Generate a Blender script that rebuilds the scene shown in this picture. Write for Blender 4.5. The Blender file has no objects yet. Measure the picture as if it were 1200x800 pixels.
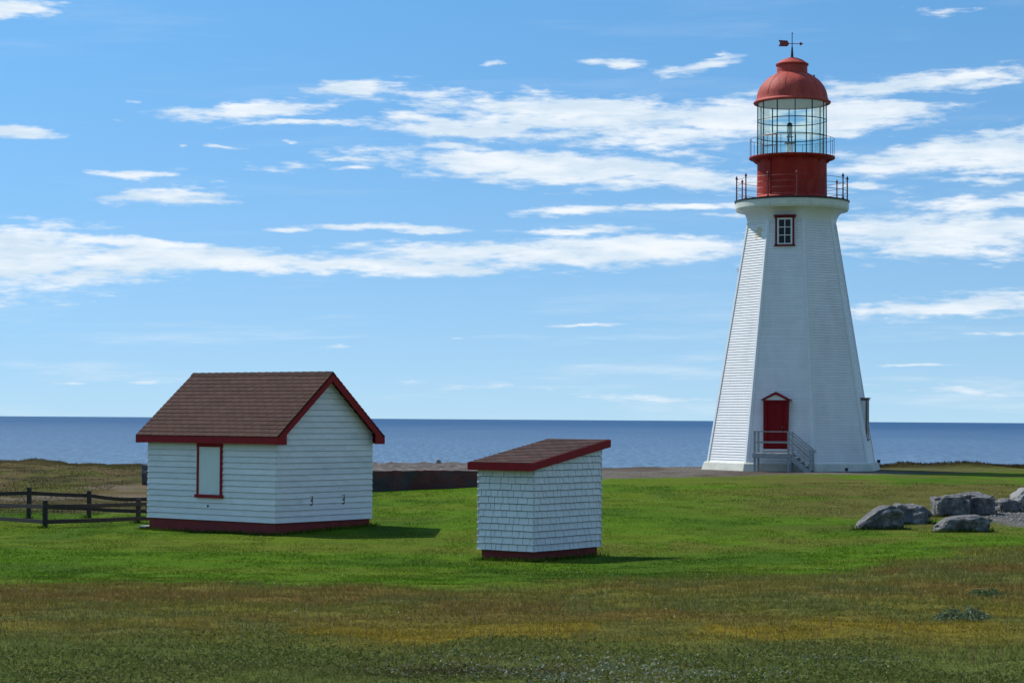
import bpy, math, random
import numpy as np
from mathutils import Vector, noise as mnoise
random.seed(7); RNG = np.random.default_rng(11)
C = bpy.context.scene.collection
R = math.radians
# ------------------------------------------------------------------ camera (eye at the world origin)
F = 2406.0
PITCH = math.atan(91 / F); ROLL = 0.0067
fw = Vector((0, math.cos(PITCH), math.sin(PITCH)))
u0 = Vector((0, -math.sin(PITCH), math.cos(PITCH)))
rt = Vector((1, 0, 0)) * math.cos(ROLL) + u0 * math.sin(ROLL)
up = -Vector((1, 0, 0)) * math.sin(ROLL) + u0 * math.cos(ROLL)
def at(px, py, D):                    # measured point of the photo at depth D (metres north of the eye)
    d = fw * F + rt * (px - 600) - up * (py - 400)
    return d * (D / d.y)
cam = bpy.data.cameras.new('camera'); co = bpy.data.objects.new('camera', cam); C.objects.link(co)
from mathutils import Matrix
co.matrix_world = Matrix((rt, up, -fw)).transposed().to_4x4()
cam.sensor_width = 36; cam.lens = F / 1200 * 36; cam.clip_start = 0.1; cam.clip_end = 90000
bpy.context.scene.camera = co

# ------------------------------------------------------------------ noise
def _h(ix, iy, s):
    n = (ix.astype(np.int64) * 374761393 + iy.astype(np.int64) * 668265263 + s * 982451653) & 0x7fffffff
    n = ((n ^ (n >> 13)) * 1274126177) & 0x7fffffff
    n = (n ^ (n >> 16)) & 0xffff
    return n / 65535.0
def vnoise(x, y, s=0):
    ix = np.floor(x); iy = np.floor(y); fx = x - ix; fy = y - iy
    fx = fx * fx * (3 - 2 * fx); fy = fy * fy * (3 - 2 * fy)
    a = _h(ix, iy, s); b = _h(ix + 1, iy, s); c = _h(ix, iy + 1, s); d = _h(ix + 1, iy + 1, s)
    return (a * (1 - fx) + b * fx) * (1 - fy) + (c * (1 - fx) + d * fx) * fy
def fbm(x, y, o=4, s=0):
    v = 0; a = .5; t = 0
    for k in range(o):
        v = v + a * vnoise(x * 2 ** k + k * 17.3, y * 2 ** k + k * 9.1, s + k); t += a; a *= .5
    return v / t
def sstep(a, b, v):
    t = np.clip((v - a) / (b - a), 0, 1); return t * t * (3 - 2 * t)

# ------------------------------------------------------------------ terrain
ctl = [(0, 13, -1.68), (600, 13, -1.68), (1200, 13, -1.66), (0, 24, -2.2), (600, 24, -2.22), (1200, 24, -2.15),
       (0, 35, -2.76), (600, 35, -2.75), (1200, 35, -2.55),
       (0, 45, -3.0), (600, 45, -3.08), (1200, 45, -2.72), (175, 57, -3.12), (324, 54, -3.08), (436, 57, -2.93), (704, 47, -3.12),
       (1045, 55, -2.86), (1110, 61, -2.77), (1200, 62, -2.72), (53, 57, -3.1), (34, 62, -3.1), (105, 62, -3.1), (820, 60, -2.85),
       (437, 80, -2.86), (560, 82, -2.68), (167, 80, -2.98), (760, 80, -2.38), (760, 94, -2.28), (640, 92, -2.3), (927, 84, -2.24), (927, 94, -2.22),
       (927, 100, -2.22), (1100, 84, -2.24), (1200, 84, -2.25), (1100, 100, -2.18), (0, 80, -2.98), (100, 80, -2.92),
       (0, 112, -2.62), (100, 112, -2.66), (170, 112, -2.72), (300, 112, -2.7), (600, 110, -2.4)]
P = [((px - 600) / F * D, D, z) for px, D, z in ctl]
P += [(-8, 0, -1.7), (0, 0, -1.7), (8, 0, -1.7), (-60, 0, -2), (60, 0, -2), (0, -60, -1.6), (-70, 60, -3), (70, 60, -2.6), (-70, 120, -2.6), (70, 120, -2.2),
      (-150, -100, -2), (150, -100, -2), (-200, 100, -2.6), (200, 100, -2.4)]
P = np.array(P, float)
def _phi(r): return np.where(r > 1e-9, r * r * np.log(np.maximum(r, 1e-9)), 0)
_n = len(P); _A = np.zeros((_n + 3, _n + 3))
_A[:_n, :_n] = _phi(np.hypot(P[:, None, 0] - P[None, :, 0], P[:, None, 1] - P[None, :, 1])) + np.eye(_n) * 8.0
_A[:_n, _n] = 1; _A[:_n, _n + 1:] = P[:, :2]; _A[_n, :_n] = 1; _A[_n + 1:, :_n] = P[:, :2].T
_w = np.linalg.solve(_A, np.concatenate([P[:, 2], [0, 0, 0]]))
def coast(x): return np.interp(x, [-200, -60, -29, -20, -8, 1.6, 13, 26, 60, 200], [170, 135, 117, 114, 104, 97.5, 101, 104, 112, 150])
def height(x, y):
    x = np.atleast_1d(np.asarray(x, float)); y = np.atleast_1d(np.asarray(y, float))
    sh = x.shape; x = x.ravel(); y = y.ravel()
    xc = np.clip(x, -200, 200); yc = np.clip(y, -110, 150)
    z = np.full(len(x), _w[_n]) + _w[_n + 1] * xc + _w[_n + 2] * yc
    for i in range(_n):
        z += _w[i] * _phi(np.hypot(xc - P[i, 0], yc - P[i, 1]))
    z += (fbm(x * .25, y * .25, 3, 5) - .5) * .10 * sstep(5, 30, y) * 1.0
    fore = 1 - sstep(33, 37, y - .0 * x)
    z += fore * (fbm(x * 1.3, y * 1.3, 3, 9) - .5) * .16
    c = coast(x)
    rough = sstep(-22, -8, y - c) * (1 - np.exp(-((x - 13) / 8.5) ** 2))
    z += rough * (fbm(x * .45, y * .3, 4, 21) - .42) * .5 * np.where(x < 0, 1, .45)
    moor = sstep(64, 74, y) * sstep(-12, -17, x)
    z += moor * (fbm(x * .5, y * .35, 4, 33) - .5) * .28
    z += .26 * np.exp(-((y - 100) / 1.6) ** 2) * sstep(17.5, 19.5, x) * (1 - sstep(22, 25, x)) * (.55 + .9 * fbm(x * .8, y * .5, 2, 3))
    d = y - c + (fbm(x * .12, y * .0 + 3, 3, 41) - .5) * 3
    z -= sstep(0, 9, d) * 9 + sstep(8, 60, d) * 6
    return z.reshape(sh)
def H(x, y): return float(height(x, y)[0])

# ------------------------------------------------------------------ mesh builder
ORG = {}
class MB:
    def __init__(s): s.v = []; s.f = []; s.c = []; s.uv = []
    def poly(s, pts, col=None, uv=None):
        i = len(s.v); s.v += [tuple(p) for p in pts]; s.f.append(tuple(range(i, i + len(pts)))); s.c.append(col if col else (1, 1, 1)); s.uv.append(uv)
    def hexa(s, a, col=None):   # a: 8 points, bottom ring 0-3, top ring 4-7
        for q in ((3, 2, 1, 0), (4, 5, 6, 7), (0, 1, 5, 4), (1, 2, 6, 5), (2, 3, 7, 6), (3, 0, 4, 7)): s.poly([a[k] for k in q], col)
    def box(s, o, x, y, z, col=None):  # o corner, x y z full edge vectors
        o = Vector(o); x = Vector(x); y = Vector(y); z = Vector(z)
        s.hexa([o, o + x, o + x + y, o + y, o + z, o + x + z, o + x + y + z, o + y + z], col)
    def cbox(s, c, x, y, z, col=None):
        c = Vector(c); x = Vector(x); y = Vector(y); z = Vector(z); s.box(c - x / 2 - y / 2 - z / 2, x, y, z, col)
    def tube(s, p0, p1, r0, r1=None, n=8, caps=True):
        p0 = Vector(p0); p1 = Vector(p1); r1 = r0 if r1 is None else r1
        d = (p1 - p0).normalized(); a = d.orthogonal().normalized(); b = d.cross(a)
        A = [p0 + (a * math.cos(t) + b * math.sin(t)) * r0 for t in [2 * math.pi * k / n for k in range(n)]]
        B = [p1 + (a * math.cos(t) + b * math.sin(t)) * r1 for t in [2 * math.pi * k / n for k in range(n)]]
        for k in range(n): s.poly([A[k], A[(k + 1) % n], B[(k + 1) % n], B[k]])
        if caps: s.poly(A[::-1]); s.poly(B)
    def rings(s, rr, close=True, cap0=True, cap1=True):
        i = len(s.v); n = len(rr[0])
        for r in rr: s.v += [tuple(p) for p in r]
        for k in range(len(rr) - 1):
            for j in range(n if close else n - 1):
                s.f.append((i + k * n + j, i + k * n + (j + 1) % n, i + (k + 1) * n + (j + 1) % n, i + (k + 1) * n + j)); s.c.append((1, 1, 1)); s.uv.append(None)
        if cap0: s.f.append(tuple(i + j for j in range(n))[::-1]); s.c.append((1, 1, 1)); s.uv.append(None)
        if cap1: s.f.append(tuple(i + (len(rr) - 1) * n + j for j in range(n))); s.c.append((1, 1, 1)); s.uv.append(None)
    def lathe(s, o, prof, n=48, cap0=False, cap1=False, ph=0):
        o = Vector(o)
        s.rings([[o + Vector((r * math.cos(2 * math.pi * k / n + ph), r * math.sin(2 * math.pi * k / n + ph), z)) for k in range(n)] for r, z in prof], True, cap0, cap1)
    def hoop(s, o, rad, z, r, n=48, m=6):
        o = Vector(o); rr = []
        for k in range(m + 1):
            t = 2 * math.pi * k / m
            rr.append([o + Vector(((rad + r * math.cos(t)) * math.cos(2 * math.pi * j / n), (rad + r * math.cos(t)) * math.sin(2 * math.pi * j / n), z + r * math.sin(t))) for j in range(n)])
        s.rings(rr, True, False, False)
    def build(s, name, mat, parent=None, smooth=False, origin=None, bevel=0):
        if parent is not None: o = ORG[parent.as_pointer()]
        else: o = Vector(origin or (0, 0, 0))
        m = bpy.data.meshes.new(name)
        m.from_pydata([(v[0] - o.x, v[1] - o.y, v[2] - o.z) for v in s.v], [], s.f)
        m.materials.append(mat)
        a = m.color_attributes.new('tint', 'FLOAT_COLOR', 'CORNER')
        cols = []
        for f, c in zip(s.f, s.c): cols += [c[0], c[1], c[2], 1] * len(f)
        a.data.foreach_set('color', cols)
        if any(u for u in s.uv):
            l = m.uv_layers.new(name='UVMap'); k = 0
            for f, u in zip(s.f, s.uv):
                for q in range(len(f)):
                    if u: l.data[k].uv = u[q]
                    k += 1
        m.update()
        if smooth:
            m.polygons.foreach_set('use_smooth', [True] * len(m.polygons)); m.set_sharp_from_angle(angle=R(32))
        ob = bpy.data.objects.new(name, m); C.objects.link(ob)
        if parent is not None: ob.parent = parent
        else: ob.location = o
        ORG[ob.as_pointer()] = o
        if smooth == 'auto':
            pass
        if bevel:
            b = ob.modifiers.new('bevel', 'BEVEL'); b.width = bevel; b.segments = 2; b.limit_method = 'ANGLE'
        return ob
def tag(o, label=None, cat=None, group=None, kind=None):
    if label: o['label'] = label
    if cat: o['category'] = cat
    if group: o['group'] = group
    if kind: o['kind'] = kind
    return o
def empty(name, loc, label, cat, group=None):
    o = bpy.data.objects.new(name, None); C.objects.link(o); o.location = loc; o.empty_display_size = .3
    ORG[o.as_pointer()] = Vector(loc); return tag(o, label, cat, group)

# ------------------------------------------------------------------ materials
def mat(name, col, rough=.6, var=.12, nscale=6, stretch=(1, 1, 1), bump=0, bscale=40, spec=.5, tint=False, second=None, sscale=2.5, sthr=(.5, .65), metallic=0):
    m = bpy.data.materials.new(name); m.use_nodes = True; nt = m.node_tree; N = nt.nodes; L = nt.links
    b = N['Principled BSDF']; b.inputs['Roughness'].default_value = rough; b.inputs['Specular IOR Level'].default_value = spec; b.inputs['Metallic'].default_value = metallic
    tc = N.new('ShaderNodeTexCoord'); mp = N.new('ShaderNodeMapping'); mp.inputs['Scale'].default_value = stretch; L.new(tc.outputs['Object'], mp.inputs[0])
    n = N.new('ShaderNodeTexNoise'); n.inputs['Scale'].default_value = nscale; n.inputs['Detail'].default_value = 6; n.inputs['Roughness'].default_value = .65; L.new(mp.outputs[0], n.inputs['Vector'])
    mr = N.new('ShaderNodeMapRange'); mr.inputs['From Min'].default_value = .3; mr.inputs['From Max'].default_value = .7
    mr.inputs['To Min'].default_value = 1 - var; mr.inputs['To Max'].default_value = 1 + var; L.new(n.outputs[0], mr.inputs[0])
    mx = N.new('ShaderNodeVectorMath'); mx.operation = 'SCALE'; L.new(mr.outputs[0], mx.inputs['Scale'])
    src = None
    if second:
        n2 = N.new('ShaderNodeTexNoise'); n2.inputs['Scale'].default_value = sscale; n2.inputs['Detail'].default_value = 8; n2.inputs['Roughness'].default_value = .7; L.new(mp.outputs[0], n2.inputs['Vector'])
        m2 = N.new('ShaderNodeMapRange'); m2.inputs['From Min'].default_value = sthr[0]; m2.inputs['From Max'].default_value = sthr[1]; L.new(n2.outputs[0], m2.inputs[0])
        mm = N.new('ShaderNodeMix'); mm.data_type = 'RGBA'; mm.inputs['A'].default_value = (*col, 1); mm.inputs['B'].default_value = (*second, 1); L.new(m2.outputs[0], mm.inputs['Factor'])
        src = mm.outputs['Result']
    if tint:
        at_ = N.new('ShaderNodeAttribute'); at_.attribute_name = 'tint'
        mt = N.new('ShaderNodeVectorMath'); mt.operation = 'MULTIPLY'; L.new(at_.outputs['Color'], mt.inputs[0])
        if src: L.new(src, mt.inputs[1])
        else: mt.inputs[1].default_value = col
        src = mt.outputs[0]
    if src: L.new(src, mx.inputs[0])
    else: mx.inputs[0].default_value = col
    L.new(mx.outputs[0], b.inputs['Base Color'])
    if bump:
        n3 = N.new('ShaderNodeTexNoise'); n3.inputs['Scale'].default_value = bscale; n3.inputs['Detail'].default_value = 6; L.new(mp.outputs[0], n3.inputs['Vector'])
        bp = N.new('ShaderNodeBump'); bp.inputs['Strength'].default_value = 1; bp.inputs['Distance'].default_value = bump; L.new(n3.outputs[0], bp.inputs['Height']); L.new(bp.outputs[0], b.inputs['Normal'])
    return m
M = {}
M['paint'] = mat('white_clapboard_paint', (.77, .765, .78), .55, .06, 3, (1, 1, 3), .002, 60, tint=True, second=(.64, .66, .65), sscale=1.2, sthr=(.5, .8))
M['towerpaint'] = mat('white_tower_paint', (.82, .815, .81), .55, .04, 2, (1, 1, .35), .001, 40, tint=True, second=(.72, .71, .68), sscale=.9, sthr=(.48, .8))
M['trim'] = mat('white_trim_paint', (.72, .74, .74), .5, .05, 4)
M['cornice'] = mat('cream_cornice_paint', (.66, .68, .58), .55, .08, 3, second=(.42, .42, .33), sthr=(.55, .8))
M['red'] = mat('dark_red_trim_paint', (.27, .010, .014), .6, .12, 5, bump=.001, spec=.2)
M['reddoor'] = mat('dark_red_door_paint', (.19, .005, .008), .65, .15, 5, spec=.15)
M['redbase'] = mat('oxblood_skirting_paint', (.19, .012, .014), .7, .25, 4, bump=.003, second=(.22, .08, .07), sscale=5, sthr=(.62, .78))
M['lred'] = mat('faded_red_lantern_paint', (.36, .027, .018), .65, .18, 3, (1, 1, .5), .002, 25, spec=.15, second=(.40, .07, .05), sscale=2, sthr=(.45, .8))
M['dome'] = mat('weathered_pink_red_dome_paint', (.46, .070, .048), .65, .2, 2.5, (1, 1, .5), .02, 5, spec=.25, second=(.36, .04, .03), sscale=1.5, sthr=(.45, .75))
M['rail'] = mat('rusty_dark_red_iron', (.20, .025, .02), .5, .25, 12)
M['dark'] = mat('black_iron', (.02, .02, .022), .5, .2, 12)
M['concrete'] = mat('whitewashed_concrete', (.58, .58, .50), .8, .1, 2, bump=.006, bscale=12, second=(.40, .40, .33), sscale=1.3, sthr=(.5, .75))
M['greywood'] = mat('weathered_grey_wood', (.30, .32, .33), .75, .2, 5, (1, 1, 1), .003, 30)
M['fencewood'] = mat('black_brown_fence_wood', (.028, .022, .020), .8, .3, 8, bump=.003)
M['hutroof'] = mat('brown_asphalt_shingle', (.066, .034, .027), .95, .18, 25, bump=.004, bscale=120, tint=True, spec=.2)
M['shedroof'] = mat('red_brown_shingle', (.078, .042, .034), .9, .2, 14, (1, 1, 1), .004, 60, tint=True, spec=.2)
M['shingle'] = mat('white_painted_wood_shingle', (.77, .765, .785), .65, .05, 8, (1, 1, 1), .002, 60, tint=True)
M['under'] = mat('dark_gap', (.10, .115, .14), .9)  # shade between the shed shingles put into the core colour
M['rock'] = mat('grey_boulder_stone', (.125, .125, .130), .95, .45, 5, bump=.10, bscale=9, spec=.15, second=(.30, .29, .27), sscale=3.2, sthr=(.5, .68))
M['palerock'] = mat('pale_grey_limestone', (.22, .22, .215), .9, .25, 4, bump=.03, bscale=8)
M['ruin'] = mat('dark_red_stained_concrete', (.105, .030, .026), .9, .4, 1.6, bump=.02, bscale=6, second=(.050, .044, .046), sscale=1.2, sthr=(.45, .6))
M['rubble'] = mat('grey_broken_stone', (.075, .062, .055), .95, .4, 2, bump=.05, bscale=6, second=(.155, .135, .12), sscale=1.6, sthr=(.52, .66))
M['ceil'] = mat('pale_grey_ceiling', (.8, .82, .8), .7, .04)
M['panelwhite'] = mat('flat_white_board', (.66, .70, .70), .6, .04, 3)
M['hole'] = mat('dark_glass', (.02, .022, .028), .3, .1, spec=.2)
M['frame'] = mat('aged_dark_red_frame_paint', (.16, .018, .018), .7, .25, 8, spec=.15)
M['casing'] = mat('faded_brown_casing', (.20, .13, .135), .7, .15)
M['stem'] = mat('green_stem', (.06, .075, .03), .8)
M['metal'] = mat('dull_metal', (.25, .26, .27), .4, .1, metallic=.7)
def glassmat():
    m = bpy.data.materials.new('lantern_glass'); m.use_nodes = True; nt = m.node_tree; N = nt.nodes; L = nt.links
    N.remove(N['Principled BSDF']); o = N['Material Output']
    t = N.new('ShaderNodeBsdfTransparent'); t.inputs[0].default_value = (.86, .95, .92, 1)
    g = N.new('ShaderNodeBsdfGlossy'); g.inputs['Roughness'].default_value = .03
    fr = N.new('ShaderNodeFresnel'); fr.inputs[0].default_value = 1.5
    x = N.new('ShaderNodeMixShader'); q_ = N.new('ShaderNodeMath'); q_.operation = 'MULTIPLY'; q_.inputs[1].default_value = .4; L.new(fr.outputs[0], q_.inputs[0]); L.new(q_.outputs[0], x.inputs[0]); L.new(t.outputs[0], x.inputs[1]); L.new(g.outputs[0], x.inputs[2]); L.new(x.outputs[0], o.inputs[0])
    return m
M['glass'] = glassmat()

# ------------------------------------------------------------------ ground colours (the vegetation's own)
def lerp(a, b, t): return a * (1 - t[:, None]) + b * t[:, None]
col3 = lambda *c: np.array([c], float)
LAWN = col3(.074, .146, .008); LAWN2 = col3(.100, .142, .012); LAWND = col3(.046, .100, .008)
OLIVE = col3(.128, .118, .024); RUST = col3(.138, .092, .026); GOLD = col3(.185, .128, .014); GREYG = col3(.092, .112, .028); BROWN = col3(.105, .080, .036)
GRAVEL = col3(.26, .24, .22); PINKG = col3(.22, .175, .145); SOIL = col3(.035, .028, .016)
def edge_y(x):      # where the mown lawn gives way to rough grass, nearer the eye
    return np.interp(x, [-12, -8, -4, 0, 3, 6, 8, 10, 14], [33.5, 33, 32.5, 32.5, 35, 38, 41, 45, 50])
def gband(x, y, x0, y0, sx, sy, sk=0): return np.exp(-((x - x0) / sx) ** 2 - ((y - y0 - sk * (x - x0)) / sy) ** 2)
def zones(x, y):
    n1 = fbm(x * .35, y * .16, 4, 50); n2 = fbm(x * .9, y * .5, 3, 60); n3 = fbm(x * 2.2, y * 1.6, 3, 70); n4 = fbm(x * .12, y * .45, 3, 77)
    # lawn
    c = np.repeat(LAWN, len(x), 0)
    c = lerp(c, np.repeat(LAWN2, len(x), 0), sstep(.42, .62, n4) * .8)
    c = lerp(c, np.repeat(LAWND, len(x), 0), sstep(.5, .72, n1) * .75)
    c = lerp(c, np.repeat(col3(.120, .120, .024), len(x), 0), np.clip(gband(x, y, 5, 50, 9, 3.0) * 1.0 * sstep(.3, .6, n2) + gband(x, y, -6, 60, 5, 1.2) * .7 + gband(x, y, -7, 50, 7, 2) * .4, 0, 1) * .7)
    # right hand: dry olive patches between the boulders and the tower
    dry = sstep(4, 13, x) * sstep(50, 57, y) * (1 - sstep(84, 88, y)) * sstep(.34, .56, n4 * .5 + n2 * .5)
    dry = np.clip(dry + gband(x, y, 15, 66, 8, 7) * .6, 0, 1)
    c = lerp(c, np.repeat(col3(.110, .098, .028), len(x), 0), dry * .85)
    # moor beyond the fence
    moor = sstep(64, 67, y + (n2 - .5) * 4) * sstep(-8.5, -10.5, x + (n1 - .5) * 2)
    mc = lerp(np.repeat(col3(.080, .082, .022), len(x), 0), np.repeat(BROWN, len(x), 0), sstep(.35, .6, n2))
    mc = lerp(mc, np.repeat(col3(.045, .040, .018), len(x), 0), sstep(.55, .7, n1) * .7)
    c = lerp(c, mc, moor)
    gp = gband(x, y, -16, 76, 4, 2.0, .5) + gband(x, y, -14.5, 84, 3.5, 3.5)
    c = lerp(c, np.repeat(PINKG, len(x), 0), sstep(.35, .7, gp + (n3 - .5) * .9) * .38 * (x < -11))
    # gravel apron round the tower and out towards the shore
    gy = np.interp(x, [-6, 2, 5, 9, 13, 16, 20, 24], [86, 83, 82.5, 84, 85.5, 87, 90, 95])
    gr = sstep(-.7, .7, y - gy + (n3 - .5) * 2) * sstep(1, 2.4, x) * (1 - sstep(19, 24, x))
    gc = lerp(np.repeat(col3(.140, .122, .100), len(x), 0), np.repeat(PINKG * .45, len(x), 0), sstep(.4, .6, n1))
    c = lerp(c, gc, gr)
    c = lerp(c, np.repeat(col3(.095, .098, .026), len(x), 0), sstep(89, 92, y + (n3 - .5) * 2) * sstep(16, 18, x) * .8)
    # rough shore fringe
    d = coast(x) - y
    sh = (1 - sstep(1, 5, d)) * (1 - np.exp(-((x - 13) / 6) ** 2) * .6) * (1 - sstep(-6, 0, x) * (1 - sstep(14, 17, x)) * .8)
    sh = np.maximum(sh, (1 - sstep(3.5, 6, d + (n3 - .5) * 2)) * sstep(15, 17.5, x))
    c = lerp(c, np.repeat(col3(.042, .036, .012), len(x), 0), sh)
    # gravel pull-in behind the boulders
    gq = gband(x, y, 15.8, 60.5, 2.6, 4.2, .3) + gband(x, y, 15.5, 55.5, 1.8, 2.5)
    c = lerp(c, np.repeat(GRAVEL * .58, len(x), 0), sstep(.35, .6, gq + (n3 - .5) * .35))
    # rough foreground
    e = edge_y(x) + (n2 - .5) * 4 + (n1 - .5) * 5
    fore = 1 - sstep(-2.6, 2.2, y - e)
    g = np.repeat(OLIVE, len(x), 0)
    g = lerp(g, np.repeat(RUST, len(x), 0), sstep(.38, .68, fbm(x * .45, y * .33, 5, 90)) * sstep(15, 24, y) * .85)
    g = lerp(g, np.repeat(RUST * 1.05, len(x), 0), np.clip(gband(x, y, -6, 28.5, 4, 3.5) + gband(x, y, 2, 31, 6, 1.6) * .7, 0, 1) * .5)
    g = lerp(g, np.repeat(GOLD, len(x), 0), np.clip(gband(x, y, 2.4, 19.4, 3.2, 1.5, .1) * 1.0 + gband(x, y, 5, 22, 3, 1.5) * .5 + gband(x, y, -1.4, 17.6, 2.8, 1.1) * .8, 0, 1) * sstep(.2, .55, n2) * .85)
    g = lerp(g, np.repeat(GREYG, len(x), 0), (1 - sstep(15.3, 17.5, y + (n2 - .5) * 3)) * .9)
    g = lerp(g, np.repeat(col3(.098, .106, .030), len(x), 0), sstep(.52, .66, fbm(x * .8, y * .5, 3, 95)) * .7)
    g = lerp(g, np.repeat(SOIL, len(x), 0), np.clip(gband(x, y, -3.5, 18.9, .35, .28) * 1.3 + gband(x, y, -.35, 13.9, .9, .35) * 1.0, 0, 1) * .9)
    g = g * np.array([[1.12, 1.16, 1.1]])
    c = lerp(c, g, fore)
    return c, fore, n1, n2, n3

def axis_lines(a, b, segs):
    return np.unique(np.round(np.concatenate([np.arange(s0, s1, st) for s0, s1, st in segs] + [[b]]), 4))
ys = axis_lines(-150, 190, [(-150, -10, 14), (-10, 8, 2), (8, 12, .3), (12, 24, .07), (24, 46, .11), (46, 70, .2), (70, 125, .3), (125, 190, 5)])
xs = axis_lines(-220, 220, [(-220, -60, 16), (-60, -32, 4), (-32, -12, .3), (-12, -6, .14), (-6, 6, .08), (6, 12, .14), (12, 30, .3), (30, 60, 4), (60, 220, 16)])
X, Y = np.meshgrid(xs, ys); Z = height(X, Y)
nx, ny = len(xs), len(ys)
V = np.stack([X.ravel(), Y.ravel(), Z.ravel()], 1)
ii = (np.arange(ny - 1)[:, None] * nx + np.arange(nx - 1)[None, :]).ravel()
Q = np.stack([ii, ii + 1, ii + nx + 1, ii + nx], 1)
def npmesh(name, V, Q, col, m, smooth=True, k=4):
    me = bpy.data.meshes.new(name)
    me.vertices.add(len(V)); me.vertices.foreach_set('co', V.astype(np.float32).ravel())
    me.loops.add(Q.size); me.loops.foreach_set('vertex_index', Q.astype(np.int32).ravel())
    me.polygons.add(len(Q)); me.polygons.foreach_set('loop_start', np.arange(0, Q.size, k, dtype=np.int32))
    if smooth: me.polygons.foreach_set('use_smooth', np.ones(len(Q), bool))
    me.update(calc_edges=True)
    a = me.color_attributes.new('tint', 'FLOAT_COLOR', 'POINT')
    cc = np.ones((len(V), 4), np.float32); cc[:, :3] = col; a.data.foreach_set('color', cc.ravel())
    me.materials.append(m)
    o = bpy.data.objects.new(name, me); C.objects.link(o); return o
def groundmat():
    m = bpy.data.materials.new('turf_and_gravel'); m.use_nodes = True; nt = m.node_tree; N = nt.nodes; L = nt.links
    b = N['Principled BSDF']; b.inputs['Roughness'].default_value = .95; b.inputs['Specular IOR Level'].default_value = .02
    a = N.new('ShaderNodeAttribute'); a.attribute_name = 'tint'
    tc = N.new('ShaderNodeTexCoord')
    def nz(scale, st, det=5, ro=.7):
        mp = N.new('ShaderNodeMapping'); mp.inputs['Scale'].default_value = st; L.new(tc.outputs['Object'], mp.inputs[0])
        n = N.new('ShaderNodeTexNoise'); n.inputs['Scale'].default_value = scale; n.inputs['Detail'].default_value = det; n.inputs['Roughness'].default_value = ro; L.new(mp.outputs[0], n.inputs['Vector']); return n.outputs[0]
    def mr(v, a0, a1, b0, b1):
        r = N.new('ShaderNodeMapRange'); r.inputs['From Min'].default_value = a0; r.inputs['From Max'].default_value = a1; r.inputs['To Min'].default_value = b0; r.inputs['To Max'].default_value = b1; L.new(v, r.inputs[0]); return r.outputs[0]
    def mul(x, y):
        q = N.new('ShaderNodeMath'); q.operation = 'MULTIPLY'; L.new(x, q.inputs[0]); L.new(y, q.inputs[1]); return q.outputs[0]
    nA = nz(9, (1, .8, 1), 7, .8); nB = nz(1.1, (.6, 1.6, 1), 5, .65); nC = nz(45, (1, 1, 1), 3, .6)
    f = mul(mul(mr(nA, .3, .7, .55, 1.45), mr(nB, .3, .7, .78, 1.22)), mr(nC, .3, .7, .75, 1.25))
    s = N.new('ShaderNodeVectorMath'); s.operation = 'SCALE'; L.new(a.outputs['Color'], s.inputs[0]); L.new(f, s.inputs['Scale'])
    L.new(s.outputs[0], b.inputs['Base Color'])
    bp = N.new('ShaderNodeBump'); bp.inputs['Strength'].default_value = 1; bp.inputs['Distance'].default_value = .06; L.new(nA, bp.inputs['Height']); L.new(bp.outputs[0], b.inputs['Normal'])
    return m
gcol, _, _, _, _ = zones(V[:, 0], V[:, 1])
tag(npmesh('ground', V, Q, gcol, groundmat()), kind='structure')

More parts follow.
